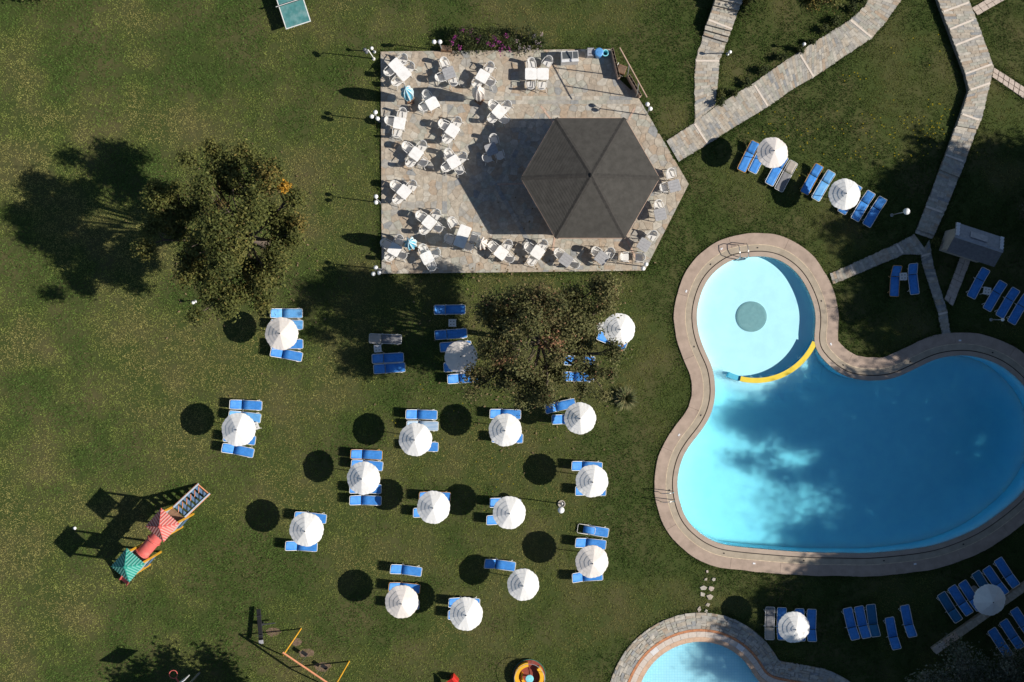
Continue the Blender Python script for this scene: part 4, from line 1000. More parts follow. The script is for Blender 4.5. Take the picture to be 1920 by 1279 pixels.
# ------------------------------------------------------------------ sun loungers
def lounger_kit(colour, rec, frame='white_metal'):
    fm = M[frame]; kit = []; w = .272; zs = .31; x0, xh = -.93, .26; LB = .72
    if rec == 'fold': xb, zb = .30, zs + .06
    else: xb, zb = xh + LB * math.cos(R(rec)), zs + LB * math.sin(R(rec))
    rr = .07
    seat_loop = [(xh, w, zs), (-.3, w + .004, zs - .005), (x0 + rr, w, zs), (x0 + .02, w - .02, zs), (x0, w - rr, zs), (x0, -w + rr, zs), (x0 + .02, -w + .02, zs), (x0 + rr, -w, zs), (-.3, -w - .004, zs - .005), (xh, -w, zs)]
    kit.append(('seat_frame', MB().tube(seat_loop, .015, 6).mesh('seat_frame', fm, True), (0, 0, 0), 0, []))
    if rec == 'fold':
        # backrest folded forward over the seat; its end of the frame is left open
        ext = [(xh, w, zs), (.86, w, zs), (.92, w - .06, zs), (.92, -w + .06, zs), (.86, -w, zs), (xh, -w, zs)]
        kit.append(('head_frame', MB().tube(ext, .015, 6).mesh('head_frame', fm, True), (0, 0, 0), 0, []))
        back_loop = [(.60, w - .05, zs + .05), (-.05, w - .05, zs + .1), (-.12, w - .12, zs + .1), (-.12, -w + .12, zs + .1), (-.05, -w + .05, zs + .1), (.60, -w + .05, zs + .05)]
        bs_ = [(.58, zs + .055), (.2, zs + .06), (-.10, zs + .103)]; bw = w - .07
    else:
        ux, uz = math.cos(R(rec)), math.sin(R(rec))
        def bp(s, y): return (xh + ux * s, y, zs + uz * s)
        back_loop = [bp(0, w), bp(LB * .5, w + .003), bp(LB - rr, w), bp(LB - .02, w - .02), bp(LB, w - rr), bp(LB, -w + rr), bp(LB - .02, -w + .02), bp(LB - rr, -w), bp(LB * .5, -w - .003), bp(0, -w)]
        bs_ = [(xh + ux * s, zs + uz * s - .018 * math.sin(math.pi * s / LB) + .006) for s in (.02, LB * .3, LB * .6, LB - .075)]; bw = w - .012
    kit.append(('back_frame', MB().tube(back_loop, .015, 6).mesh('back_frame', fm, True), (0, 0, 0), 0, []))
    def sling(prof, bw, tip):
        mb = MB(); ys = (-bw, -bw * .5, 0, bw * .5, bw); n_ = len(prof)
        for dz in (0, -.006):
            pts = [(x_, y_ * (1 if i not in tip else .80), z_ + dz - .010 * (1 - (y_ / bw) ** 2)) for i, (x_, z_) in enumerate(prof) for y_ in ys]
            fs = []
            for i in range(n_ - 1):
                for k in range(4):
                    f = (i * 5 + k, i * 5 + k + 1, i * 5 + 6 + k, i * 5 + 5 + k); fs.append(f if dz == 0 else f[::-1])
            mb.add(pts, fs)
        # join the two skins
        N = n_ * 5; e = []
        for i in range(n_ - 1): e += [(i * 5, i * 5 + 5, N + i * 5 + 5, N + i * 5), (i * 5 + 4, N + i * 5 + 4, N + i * 5 + 9, i * 5 + 9)]
        for k in range(4): e += [(k, N + k, N + k + 1, k + 1), ((n_ - 1) * 5 + k, (n_ - 1) * 5 + k + 1, N + (n_ - 1) * 5 + k + 1, N + (n_ - 1) * 5 + k)]
        mb.f += e; mb.m += [0] * len(e); return mb
    prof = [(x0 + .025, zs + .004), (x0 + .075, zs + .006), (-.55, zs - .012), (-.15, zs - .016), (xh - .02, zs + .006)]
    cm = M[colour]; c2 = M['beige'] if colour == 'grey' and rec != 0 else cm
    kit.append(('seat_sling', sling(prof, w - .012, (0,)).mesh('seat_sling', cm, True), (0, 0, 0), 0, []))
    last = len(bs_)
    if rec != 'fold': bs_ = bs_ + [(xh + math.cos(R(rec)) * (LB - .025), zs + math.sin(R(rec)) * (LB - .025) + .004)]
    kit.append(('back_sling', sling(bs_, bw, (last,) if rec != 'fold' else ()).mesh('back_sling', c2, True), (0, 0, 0), 0, []))
    for (xa, sp_) in ((-.62, -.10), (.16, .12)):
        for s in (-1, 1): pass
        lp = [(xa, w + .018, zs), (xa + sp_, w + .05, .04), (xa + sp_, w + .03, .015), (xa + sp_, -w - .03, .015), (xa + sp_, -w - .05, .04), (xa, -w - .018, zs)]
        kit.append(('leg_frame', MB().tube(lp, .013, 6).mesh('leg_frame', fm, True), (0, 0, 0), 0, []))
    if rec != 'fold' and rec > 5:
        ux, uz = math.cos(R(rec)), math.sin(R(rec)); q = LB * .55
        kit.append(('back_support', MB().tube([(xh + ux * q, w, zs + uz * q), (xh + ux * q * .75 + .1, w + .02, zs), (xh + ux * q * .75 + .1, -w - .02, zs), (xh + ux * q, -w, zs + uz * q)], .011, 6).mesh('back_support', fm, True), (0, 0, 0), 0, []))
    return kit
# the striped fabric
m, nt, bs = new_mat('striped_sling')
tc = nt.nodes.new('ShaderNodeTexCoord'); sp = nt.nodes.new('ShaderNodeSeparateXYZ'); nt.links.new(tc.outputs['Object'], sp.inputs[0])
mu = nt.nodes.new('ShaderNodeMath'); mu.operation = 'MULTIPLY'; mu.inputs[1].default_value = 12.5; nt.links.new(sp.outputs['Y'], mu.inputs[0])
fr = nt.nodes.new('ShaderNodeMath'); fr.operation = 'FRACT'; nt.links.new(mu.outputs[0], fr.inputs[0])
gt = nt.nodes.new('ShaderNodeMath'); gt.operation = 'GREATER_THAN'; gt.inputs[1].default_value = .5; nt.links.new(fr.outputs[0], gt.inputs[0])
nt.links.new(mixc(nt, (.10, .28, .52), (.55, .62, .68), gt.outputs[0]), bs.inputs['Base Color']); bs.inputs['Roughness'].default_value = .8
M['striped'] = m
LK = {}
CW = {'blue': 'blue', 'pale': 'pale blue', 'teal': 'teal', 'grey': 'grey', 'striped': 'blue and white striped'}
def lounger(px, py, ang, label, colour='blue', rec=27, frame='white_metal'):
    key = (colour, rec, frame)
    if key not in LK: LK[key] = lounger_kit(*key)
    x, y = G(px, py, .40); kit_spawn(LK[key], 'sun_lounger', (x, y, .0), R(ang), uniq(f'{CW[colour]} sun lounger, {label}'), 'sun lounger', 'sun loungers', .985)
U1 = 'under the parasol by the left tree'
lounger(537, 588, 180, 'first of four from top ' + U1, 'pale'); lounger(538, 609, 179, 'second of four from top ' + U1, 'pale')
lounger(538, 646, 181, 'third of four from top ' + U1); lounger(537, 665, 169, 'lowest of four ' + U1)
U = 'at the leftmost parasol'
lounger(461, 760, 177, 'topmost ' + U, 'blue', 24, 'white_metal'); lounger(459, 782, 173, 'second from the top ' + U, 'pale'); lounger(449, 823, 172, 'mostly hidden beneath the canopy ' + U); lounger(446, 845, 168, 'lowest ' + U)
lounger(723, 636, 178, 'beside a white stool in the tree shade', 'grey', 12); lounger(727, 672, 183, 'directly below the white stool in the tree shade'); lounger(730, 691, 184, 'lowest of the parasol-less row in the tree shade')
U = 'by the parasol dappled with shade'
lounger(843, 581, 181, 'topmost, above a white stool ' + U); lounger(846, 627, 184, 'lying flat below the white stool ' + U, 'blue', 3); lounger(854, 650, 184, 'half under the canopy top ' + U); lounger(861, 688, 183, 'beneath the canopy ' + U); lounger(868, 710, 183, 'lowest ' + U)
lounger(1147, 639, 159, 'under the parasol right of the brownish tree')
lounger(1086, 677, 178, 'upper of two beneath the brownish tree crown'); lounger(1084, 707, 178, 'lower of two beneath the brownish tree crown')
lounger(1050, 762, 192, 'upper of two left of the parasol below the brownish tree'); lounger(1063, 787, 180, 'lower of two left of the parasol below the brownish tree')
lounger(947, 777, 178, 'above the parasol touching the brownish tree'); lounger(951, 822, 178, 'beneath the parasol touching the brownish tree')
U = 'at the parasol with a striped lounger'
lounger(790, 778, 178, 'topmost ' + U); lounger(792, 799, 178, 'half under a white parasol', 'striped', 24, 'white_metal'); lounger(792, 838, 178, 'right end showing ' + U)
U = 'at the parasol with loungers on both sides'
lounger(687, 853, 177, 'topmost, rusty frame, ' + U, 'blue', 27, 'orange_metal'); lounger(688, 873, 175, 'second from the top ' + U); lounger(685, 917, 178, 'third, mostly hidden ' + U); lounger(685, 939, 178, 'lowest ' + U)
U = 'at the parasol in the middle of the lawn'
lounger(815, 932, 178, 'upper, rusty frame, ' + U, 'blue', 27, 'orange_metal'); lounger(804, 962, 178, 'lower, mostly hidden ' + U)
U = 'at the parasol left of the tall globe lamp'
lounger(947, 944, 177, 'upper ' + U); lounger(941, 976, 178, 'lower ' + U)
U = 'at the parasol above the tall globe lamp'
lounger(1100, 875, 177, 'upper ' + U); lounger(1107, 921, 178, 'lower, mostly hidden ' + U)
U = 'at the cream parasol below the globe lamp'
lounger(1112, 996, 171, 'backrest folded forward, ' + U, 'blue', 'fold'); lounger(1107, 1020, 174, 'half covered above ' + U); lounger(1101, 1082, 183, 'lowest ' + U)
U = 'at the parasol right of the playground'
lounger(582, 971, 173, 'upper ' + U); lounger(565, 1025, 176, 'lower ' + U)
U = 'at the cream parasol on the lower lawn'
lounger(761, 1070, 172, 'topmost, free of shade, ' + U); lounger(758, 1103, 174, 'half covered ' + U, 'blue', 27, 'orange_metal'); lounger(756, 1134, 178, 'hidden beneath ' + U)
U = 'at the lowest white parasol'
lounger(870, 1131, 177, 'upper ' + U); lounger(869, 1153, 178, 'hidden beneath ' + U)
lounger(937, 1060, 172, 'alone above left of the parasol without other loungers')
U = 'at the upper right parasol beside the path'
lounger(1403, 294, 64, 'leftmost ' + U, 'blue', 20, 'orange_metal'); lounger(1424, 297, 63, 'second from the left ' + U); lounger(1456, 320, 62, 'foot end showing below ' + U); lounger(1474, 331, 62, 'white framed ' + U, 'grey', 10)
lounger(1522, 337, 62, 'left of the two between the upper right parasols', 'blue', 15, 'orange_metal'); lounger(1544, 349, 60, 'right of the two between the upper right parasols', 'pale', 12)
U = 'at the parasol by the short globe lamp'
lounger(1593, 374, 60, 'mostly hidden ' + U); lounger(1618, 387, 60, 'nearer one to the right ' + U, 'blue', 20); lounger(1640, 398, 60, 'rightmost ' + U, 'blue', 20)
lounger(1679, 527, 87, 'left of the shaded white stool near the pool path', 'blue', 30, 'orange_metal'); lounger(1713, 523, 97, 'right of the shaded white stool near the pool path', 'blue', 30)
U = 'in the shaded row below the kiosk'
lounger(1835, 532, 63, 'leftmost ' + U, 'blue', 10); lounger(1866, 556, 60, 'second from the left ' + U, 'blue', 10); lounger(1890, 569, 60, 'third from the left ' + U, 'blue', 10); lounger(1912, 581, 60, 'rightmost ' + U, 'blue', 10)
U = 'at the parasol beside the small pool'
lounger(1444, 1169, 268, 'leftmost ' + U, 'grey', 10); lounger(1466, 1170, 268, 'second from the left ' + U); lounger(1500, 1172, 270, 'mostly hidden ' + U); lounger(1522, 1173, 268, 'rightmost ' + U)
U = 'in the shaded row of five below the pool'
lounger(1596, 1170, 283, 'first from the left ' + U); lounger(1617, 1167, 282, 'second from the left ' + U); lounger(1637, 1164, 277, 'third from the left ' + U, 'teal'); lounger(1674, 1188, 281, 'fourth, set lower, ' + U); lounger(1703, 1165, 282, 'fifth from the left ' + U)
U = 'at the shaded parasol by the low stone wall'
lounger(1781, 1139, 302, 'leftmost ' + U, 'teal', 15); lounger(1801, 1126, 303, 'second from the left ' + U, 'blue', 15); lounger(1821, 1117, 303, 'third from the left ' + U, 'blue', 15); lounger(1846, 1099, 303, 'fourth from the left ' + U, 'teal', 15); lounger(1867, 1090, 305, 'fifth from the left ' + U, 'blue', 15); lounger(1888, 1074, 303, 'rightmost ' + U, 'blue', 15)
U = 'below the low stone wall at the right frame edge'
lounger(1918, 1168, 303, 'rightmost ' + U, 'blue', 10); lounger(1898, 1190, 303, 'middle ' + U, 'blue', 10); lounger(1876, 1206, 303, 'leftmost ' + U, 'blue', 10)

# ------------------------------------------------------------------ parasols
def parasol_kit(canvas):
    NG = 8; SUB = 6; RO = .935; ZT = 2.74
    prof = [(.03, 0, 0), (.235, .098, 0), (.230, .110, 0), (.46, .222, 0), (.455, .234, 0), (.69, .346, 0), (.685, .358, 0), (RO, .475, 2), (RO + .004, .530, 1)]
    mb = MB(); pts = []; n = NG * SUB
    for (r, dz, sc_) in prof:
        for k in range(n):
            g, s = divmod(k, SUB); a = 2 * math.pi * (g + s / SUB) / NG
            u = s / SUB; chord = math.cos(math.pi / NG) / math.cos(math.pi * (2 * u - 1) / NG)   # flat gores between ribs
            q = r * (chord * .35 + .65); sag = .02 * math.sin(math.pi * u) * (r / RO)
            if sc_: q += .020 * (1 if s % 2 else 0)
            if sc_ == 1: sag += .03 * (1 if s % 2 else -.3)
            pts.append((q * math.cos(a), q * math.sin(a), ZT - dz - sag))
    fs = []
    for i in range(len(prof) - 1):
        for k in range(n):
            l = (k + 1) % n; fs.append((i * n + k, i * n + n + k, i * n + n + l, i * n + l))
    fs.append(tuple(range(n)))
    canopy = mb.add(pts, fs).mesh('canopy', canvas)
    kit = [('canopy', canopy, (0, 0, 0), 0, []),
           ('pole', MB().tube([(0, 0, -.3), (0, 0, 2.75)], .022, 8).mesh('pole', M['white_metal'], True), (0, 0, 0), 0, []),
           ('finial', MB().lathe([(.03, 2.73), (.035, 2.76), (.02, 2.79), (1e-5, 2.81)], 8).mesh('finial', M['dark']), (0, 0, 0), 0, []),
           ('base', MB().lathe([(.24, 0), (.24, .05), (.20, .08), (.05, .10), (.05, .3), (.03, .3)], 16).mesh('base', M['concrete']), (0, 0, 0), 0, [])]
    rib = MB().tube([(.03, 0, ZT - .04), (.45, 0, ZT - .29), (RO - .02, 0, ZT - .54)], .007, 4).mesh('rib', M['white_metal'])
    for g in range(NG): kit.append(('rib', rib, (0, 0, 0), 2 * math.pi * g / NG, []))
    return kit
PK = {'w': parasol_kit(M['canvas']), 'c': parasol_kit(M['cream'])}
for (px, py, kd_, s, rz, lb) in (
    (527, 627, 'c', 1.0, 8, 'cream open parasol beside the big left tree'), (446, 808, 'w', 1.02, 30, 'white open parasol standing leftmost on the lawn'),
    (864, 673, 'c', 1.0, 50, 'open parasol dappled by the shade of the brownish tree'), (1157, 615, 'w', .98, 15, 'white open parasol just right of the brownish tree crown'),
    (1091, 787, 'w', .97, 48, 'white open parasol below right of the brownish tree'), (948, 806, 'w', 1.0, 32, 'white open parasol touched by lower branches of the brownish tree'),
    (781, 827, 'w', 1.01, 57, 'white open parasol over the striped lounger'), (686, 898, 'w', 1.01, 38, 'white open parasol with two loungers above and two below'),
    (811, 956, 'w', 1.0, 58, 'white open parasol in the middle of the lower lawn'), (951, 964, 'w', 1.0, 15, 'white open parasol left of the tall globe lamp'),
    (1108, 902, 'w', .99, 33, 'white open parasol above right of the tall globe lamp'), (1107, 1051, 'c', 1.0, 35, 'cream open parasol below the lounger with folded backrest'),
    (573, 992, 'w', 1.03, 52, 'white open parasol right of the playground tower'), (749, 1128, 'c', 1.01, 26, 'cream open parasol low on the lawn left of the lowest parasol'),
    (871, 1157, 'w', 1.01, 12, 'white open parasol standing lowest on the lawn'), (982, 1101, 'w', .97, 31, 'white open parasol with bare grass all around it'),
    (1448, 291, 'c', .95, 28, 'cream open parasol below the diagonal stone path'), (1586, 363, 'w', .95, 45, 'white open parasol left of the short globe lamp in the shade'),
    (1489, 1173, 'w', .96, 27, 'white open parasol between the two pools'), (1856, 1122, 'w', .96, 10, 'fully shaded open parasol over the low stone wall')):
    x, y = G(px, py, 2.24 * s); t = kit_spawn(PK[kd_], 'parasol', (x, y, 0), R(rz), uniq(lb), 'parasol', 'open parasols', s)
    t.rotation_euler = (R(random.uniform(-3.5, 3.5)), R(random.uniform(-3.5, 3.5)), R(rz))
# furled parasols on the terrace
m, nt, bs = new_mat('blue_white_canvas')
tc = nt.nodes.new('ShaderNodeTexCoord'); gr = nt.nodes.new('ShaderNodeTexGradient'); gr.gradient_type = 'RADIAL'; nt.links.new(tc.outputs['Object'], gr.inputs[0])
mu = nt.nodes.new('ShaderNodeMath'); mu.operation = 'MULTIPLY'; mu.inputs[1].default_value = 8; nt.links.new(gr.outputs['Fac'], mu.inputs[0])
fr = nt.nodes.new('ShaderNodeMath'); fr.operation = 'FRACT'; nt.links.new(mu.outputs[0], fr.inputs[0])
gt = nt.nodes.new('ShaderNodeMath'); gt.operation = 'GREATER_THAN'; gt.inputs[1].default_value = .45; nt.links.new(fr.outputs[0], gt.inputs[0])
nt.links.new(mixc(nt, (.62, .76, .80), (.10, .42, .60), gt.outputs[0]), bs.inputs['Base Color']); bs.inputs['Roughness'].default_value = .85
M['bluecanvas'] = m
def furled(px, py, mt, label, seed, tilt=(0, 0)):
    rd = random.Random(seed); x, y = G(px, py); t = obj('furled_parasol', None, None, (x, y, TZ + .012), rd.uniform(0, 1)); tag(t, uniq(label), 'parasol', 'furled parasols')
    t.rotation_euler = (R(tilt[0]), R(tilt[1]), t.rotation_euler.z)
    n = 32; prof = [(.02, 3.12), (.10, 3.0), (.22, 2.75), (.31, 2.3), (.31, 1.8), (.25, 1.2), (.19, .75)]; pts = []
    for (r, z) in prof:
        for k in range(n):
            a = 2 * math.pi * k / n; f = 1 + .28 * (1 if k % 4 in (0, 1) else -1) * (.4 + r) + rd.uniform(-.06, .06)
            pts.append((r * f * math.cos(a + r * .5), r * f * math.sin(a + r * .5), z + (rd.uniform(-.1, .06) if z < 1.0 else 0)))
    fs = [(i * n + k, i * n + n + k, i * n + n + (k + 1) % n, i * n + (k + 1) % n) for i in range(len(prof) - 1) for k in range(n)]; fs.append(tuple(range(n)))
    MB().add(pts, fs).build('canopy', mt, t)
    MB().tube([(0, 0, 0), (0, 0, 3.18)], .024, 8).build('pole', M['wood'], t)
    MB().box((0, 0, .06), (.42, .42, .1), 0, bevel=.02).build('base', M['wood'], t)
furled(770, 190, M['bluecanvas'], 'blue and white furled parasol near the upper left terrace corner', 1)
furled(899, 190, M['cream'], 'cream furled parasol among the upper terrace tables', 2)
furled(776, 463, M['bluecanvas'], 'blue and white furled parasol near the lower left terrace corner', 3)
furled(905, 463, M['cream'], 'cream furled parasol among the lower terrace tables', 4)
# white stools
def stool_kit():
    kit = [('stool_top', MB().prism([(-.19, -.22), (.19, -.22), (.22, -.19), (.22, .19), (.19, .22), (-.19, .22), (-.22, .19), (-.22, -.19)], .40, .43, inset=.01).mesh('stool_top', M['white']), (0, 0, 0), 0,
            [('slot', MB().box((sx * .09, sy * .09, .4305), (.07, .05, .004)).mesh('slot', M['cushion'])) for sx, sy in ((1, 1), (-1, 1), (-1, -1), (1, -1))])]
    lg = MB().tube([(0, 0, .41), (.05, .05, 0)], [.025, .018], 6).mesh('leg', M['white'])
    for k, (sx, sy) in enumerate(((1, 1), (-1, 1), (-1, -1), (1, -1))): kit.append(('leg', lg, (sx * .17, sy * .17, 0), R(90 * k), []))
    return kit
SKIT = stool_kit()
for (px, py, a, lb) in ((708, 654, 5, 'white plastic stool below the grey lounger'), (848, 606, 0, 'white plastic stool between loungers left of the brownish tree'), (1126, 612, 8, 'white plastic stool left of the parasol by the brownish tree'),
                        (478, 800, 20, 'white plastic stool half under the leftmost parasol'), (1694, 519, 3, 'white plastic stool between the two shaded upright loungers'), (1851, 546, -10, 'white plastic stool in the shaded row below the kiosk')):
    x, y = G(px, py, .43); kit_spawn(SKIT, 'stool', (x, y, 0), R(a), uniq(lb), 'stool', 'white stools')

# ------------------------------------------------------------------ lamps
def lamp(base, globes, hgt, label, mt='globe', postm='steel_dull', r=.125):
    bx_, by_ = G(*base); z0 = TZ if 713 < base[0] < 1215 and 95 < base[1] < 512 else 0
    t = obj('garden_lamp', None, None, (bx_, by_, 0)); tag(t, uniq(label), 'lamp', 'globe lamps')
    P = [G(px, py, hgt) for px, py in globes]; cx_ = sum(p[0] for p in P) / len(P) - bx_; cy_ = sum(p[1] for p in P) / len(P) - by_
    top = (cx_ * .3, cy_ * .3, hgt - .22) if len(P) > 1 else (P[0][0] - bx_, P[0][1] - by_, hgt - .1)
    MB().tube([(0, 0, -.1), (0, 0, .3), (top[0], top[1], top[2])], [.045, .03, .026], 8).build('post', M[postm], t, smooth=True)
    MB().lathe([(.10, 0), (.10, .03), (.05, .06), (.04, .16)], 12).build('foot', M[postm], t)
    for p in P:
        q = (p[0] - bx_, p[1] - by_, hgt)
        if len(P) > 1: MB().tube([(top[0], top[1], top[2] - .05), ((top[0] + q[0]) / 2, (top[1] + q[1]) / 2, hgt - .2), (q[0], q[1], hgt - .1)], .016, 6).build('arm', M[postm], t)
        g_ = MB().ball(q, r, 18).build('globe', M[mt], t, smooth=True)
        MB().lathe([(.05, -r - .03), (.065, -r + .03), (.05, -r + .06)], 10, q).build('collar', M['dark'], g_)
lamp((711.5, 228), [(697, 219), (704, 211), (708, 223)], 2.35, 'three globe lamp on the left terrace edge, upper one')
lamp((714, 381), [(705, 369), (705, 380)], 2.35, 'two globe lamp in the middle of the left terrace edge')
lamp((715, 506), [(704.5, 502), (700, 514), (711, 512)], 2.35, 'three globe lamp at the lower left terrace corner')
lamp((829, 96), [(814, 79), (825, 79)], 2.35, 'two globe lamp left of the bougainvillea hedge')
lamp((1211, 217), [(1214, 196), (1219.5, 204.5)], 2.35, 'two globe lamp on the upper right terrace edge')
lamp((1203, 500), [(1211.5, 496), (1206, 504)], 2.35, 'two globe lamp at the lower right terrace corner')
lamp((701, 111), [(687, 98), (684, 94)], 2.45, 'dark globe lamp with white post at the upper left terrace corner', 'globe_dark', 'white_metal', .12)
lamp((702, 98), [(697, 91)], 1.15, 'short white globe lamp at the upper left terrace corner', r=.10)
lamp((1364, 102), [(1369, 98)], 1.15, 'short globe lamp beside the stepped path', r=.10)
lamp((1502, 92), [(1508, 83)], 1.15, 'short globe lamp beside the diagonal path', r=.10)
lamp((1053, 945), [(1052, 957)], 2.45, 'tall single globe lamp among the parasols on the lawn', r=.19)
lamp((1672, 404), [(1700, 397)], 2.3, 'single globe lamp in the shade right of the parasols', r=.19)
lamp((1858, 600), [(1880, 600)], 1.6, 'small shaded globe lamp below the lounger row at the kiosk', r=.10)
lamp((366, 566), [(362, 568)], .7, 'small white globe light on the lawn below the big left tree', r=.10)
x, y = G(1053, 945); MB().lathe([(.19, -.05), (.22, .10), (.17, .10), (.16, .02), (.0001, .02)], 16, (0, 0, 0)).build('lamp_socket', M['concrete'], None, (x, y, 0))
tag(bpy.data.objects['lamp_socket'], 'round concrete collar at the foot of the tall lawn lamp', 'lamp base')

# ------------------------------------------------------------------ things on the terrace's upper right
def thing(name, px, py, label, cat, h=0.0, rz=0.0, group=None, z=0.0):
    x, y = G(px, py, h); return tag(obj(name, None, None, (x, y, z), R(rz)), uniq(label), cat, group)
M['applwhite'] = mat('enamel_white', (.66, .67, .69), .35, .05, 4); M['glassdark'] = mat('dark_glass', (.10, .11, .115), .12, .1, 3, spec=.6)
M['greybox'] = mat('grey_plastic', (.36, .36, .38), .5); M['binblue'] = mat('blue_plastic', (.10, .30, .62), .4, .08, 4); M['cyanpl'] = mat('turquoise_plastic', (.25, .68, .75), .4)
TT = TZ + .014
t = thing('chest_freezer', 1068, 107, 'white chest freezer with sliding glass lid on the terrace', 'freezer', .85, 3, z=TT)
MB().box((0, 0, .42), (1.0, .62, .80), bevel=.02).build('cabinet', M['applwhite'], t)
MB().box((-.13, .06, .835), (.58, .40, .03)).build('glass_lid', M['glassdark'], t); MB().box((.32, .06, .835), (.30, .40, .03)).build('glass_lid', M['glassdark'], t)
for (c_, s_) in (((0, .285, .845), (.98, .05, .05)), ((0, -.165, .845), (.98, .05, .05)), ((-.46, .06, .845), (.05, .40, .05)), ((.165, .06, .845), (.03, .40, .05)), ((.48, .06, .845), (.03, .40, .05))):
    MB().box(c_, s_, bevel=.008).build('lid_frame', M['white'], t)
t = thing('storage_box', 1107.5, 98.5, 'small grey box between the freezer and the blue bin', 'box', .55, 0, z=TT)
MB().box((0, 0, .25), (.38, .46, .5), bevel=.015).build('body', M['greybox'], t); MB().box((0, 0, .515), (.39, .47, .03), bevel=.01).build('lid', M['greybox'], t); MB().box((0, -.1, .538), (.2, .03, .02)).build('handle', M['dark'], t)
t = thing('blue_bin', 1123, 99, 'blue plastic bin right of the small grey box', 'bin', .7, 10, z=TT)
MB().lathe([(.21, 0), (.25, .6), (.25, .62)], 16).build('body', M['binblue'], t, smooth=False); MB().lathe([(.262, .622), (.262, .66), (.20, .70), (1e-5, .71)], 16).build('lid', M['binblue'], t); MB().tube([(-.08, 0, .705), (-.08, 0, .75), (.08, 0, .75), (.08, 0, .705)], .012, 6).build('handle', M['binblue'], t)
t = thing('bucket', 1135, 100.5, 'turquoise bucket with dark inside beside the blue bin', 'bucket', .45, 0, z=TT)
MB().lathe([(.13, 0), (.165, .42), (.20, .43), (.20, .45), (.15, .45), (.12, .03), (1e-5, .03)], 18).build('body', M['cyanpl'], t); MB().lathe([(.125, .1), (1e-5, .101)], 18).build('dark_disc', mat('dark_turquoise', (.01, .10, .12), .2), t)  # dark turquoise disc low inside the bucket
def low_wall(pts, hgt, th, label):
    a, c_ = [np.array(G(*p)) for p in pts]; L = np.linalg.norm(c_ - a); ang = math.atan2(*(c_ - a)[::-1]); m_ = (a + c_) / 2
    t = tag(obj('brick_wall', None, None, (m_[0], m_[1], 0), ang), uniq(label), 'wall'); nb = int(L / .24); nr = 4
    for r_ in range(nr):
        for i in range(nb + (r_ % 2)):
            w_ = L / nb; x_ = -L / 2 + (i + .5 - .5 * (r_ % 2)) * w_; x0_ = max(-L / 2, x_ - w_ / 2 + .006); x1_ = min(L / 2, x_ + w_ / 2 - .006)
            if x1_ - x0_ > .03: MB().box(((x0_ + x1_) / 2, 0, .05 + (r_ + .5) * (hgt - .05) / nr), (x1_ - x0_, th, (hgt - .05) / nr - .01)).build('brick', M['brick'], t)
    MB().box((0, 0, hgt / 2), (L - .02, th - .02, hgt - .01)).build('mortar_core', M['mortar'], t)
low_wall(((1146, 97), (1159, 151)), .72, .14, 'low pinkish brick wall at the upper right terrace corner')
low_wall(((1177, 147), (1199, 185)), .72, .14, 'low pinkish brick wall on the right terrace edge')
t = tag(obj('post_frame', None), uniq('tall thin metal frame with two posts above the brick walls'), 'frame')
FH = 3.15; a = G3(1162, 90, FH); c_ = G3(1213, 183, FH)
for (bp_, tp) in (((1174, 146), (1179.5, 121)), ((1191.5, 183), (1197, 156))):
    q = G3(tp[0], tp[1], FH); b0 = G3(bp_[0], bp_[1], 0); MB().tube([b0, (b0[0], b0[1], 1.0), q], .03, 8).build('post', M['steel_dull'], t)
MB().tube([a, c_], .035, 8).build('top_rail', M['pinkwood'], t)
t = thing('planter_box', 1166, 130, 'brown planter in the grass behind the terrace corner wall', 'planter', .3, -20)
MB().box((0, 0, .14), (.50, .50, .28), bevel=.02).build('box', M['wood'], t); MB().box((0, 0, .285), (.42, .42, .02)).build('soil', M['earth'], t)
MB().tube([(-.30, .30, .3), (-.34, -.1, .34), (-.22, -.36, .34), (.2, -.40, .32)], .018, 6).build('rim_rail', M['white_metal'], t)
t = thing('planter_box', 837, 92, 'brown wooden planter at the left end of the hedge', 'planter', .35, -4, z=TT)
MB().box((0, 0, .2), (.62, .30, .4), bevel=.015).build('box', M['wood'], t); MB().box((0, 0, .405), (.54, .22, .02)).build('soil', M['earth'], t)

# ------------------------------------------------------------------ kiosk and low wall in the shade on the right
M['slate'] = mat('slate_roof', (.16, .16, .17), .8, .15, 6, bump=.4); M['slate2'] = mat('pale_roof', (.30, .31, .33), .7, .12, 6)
KH = 2.1; ax, ay = G(1829, 459, KH)
t = tag(obj('kiosk', None, None, (ax, ay, 0), R(-18)), uniq('small shaded kiosk with grey shingle roof beside the tiled path'), 'kiosk')
MB().box((0, .05, KH / 2 - .12), (2.3, 1.2, KH - .25)).build('wall', M['concrete'], t)
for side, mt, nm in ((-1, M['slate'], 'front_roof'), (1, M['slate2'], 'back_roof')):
    rf = obj(nm, None, t); W_ = 1.40
    for r_ in range(7):
        mb = MB(); y0_ = side * (W_ * .62 * (1 - r_ / 7)); y1_ = side * (W_ * .62 * (1 - (r_ + 1) / 7) - .0); z0_ = KH - .05 + .5 * r_ / 7; z1_ = KH - .05 + .5 * (r_ + 1) / 7; xo = 1.42
        pts = [(-xo, y0_, z0_ + .025), (xo, y0_, z0_ + .025), (xo, y1_, z1_ + .003), (-xo, y1_, z1_ + .003), (-xo, y0_, z0_ - .02), (xo, y0_, z0_ - .02), (xo, y1_, z1_ - .04), (-xo, y1_, z1_ - .04)]
        mb.add(pts, [(0, 1, 2, 3) if side < 0 else (3, 2, 1, 0), (4, 5, 1, 0), (4, 7, 6, 5), (0, 3, 7, 4), (1, 5, 6, 2)]).build('shingle_course', mt, rf)
MB().box((0, 0, KH + .47), (2.86, .16, .05), bevel=.015).build('ridge', M['slate2'], t)
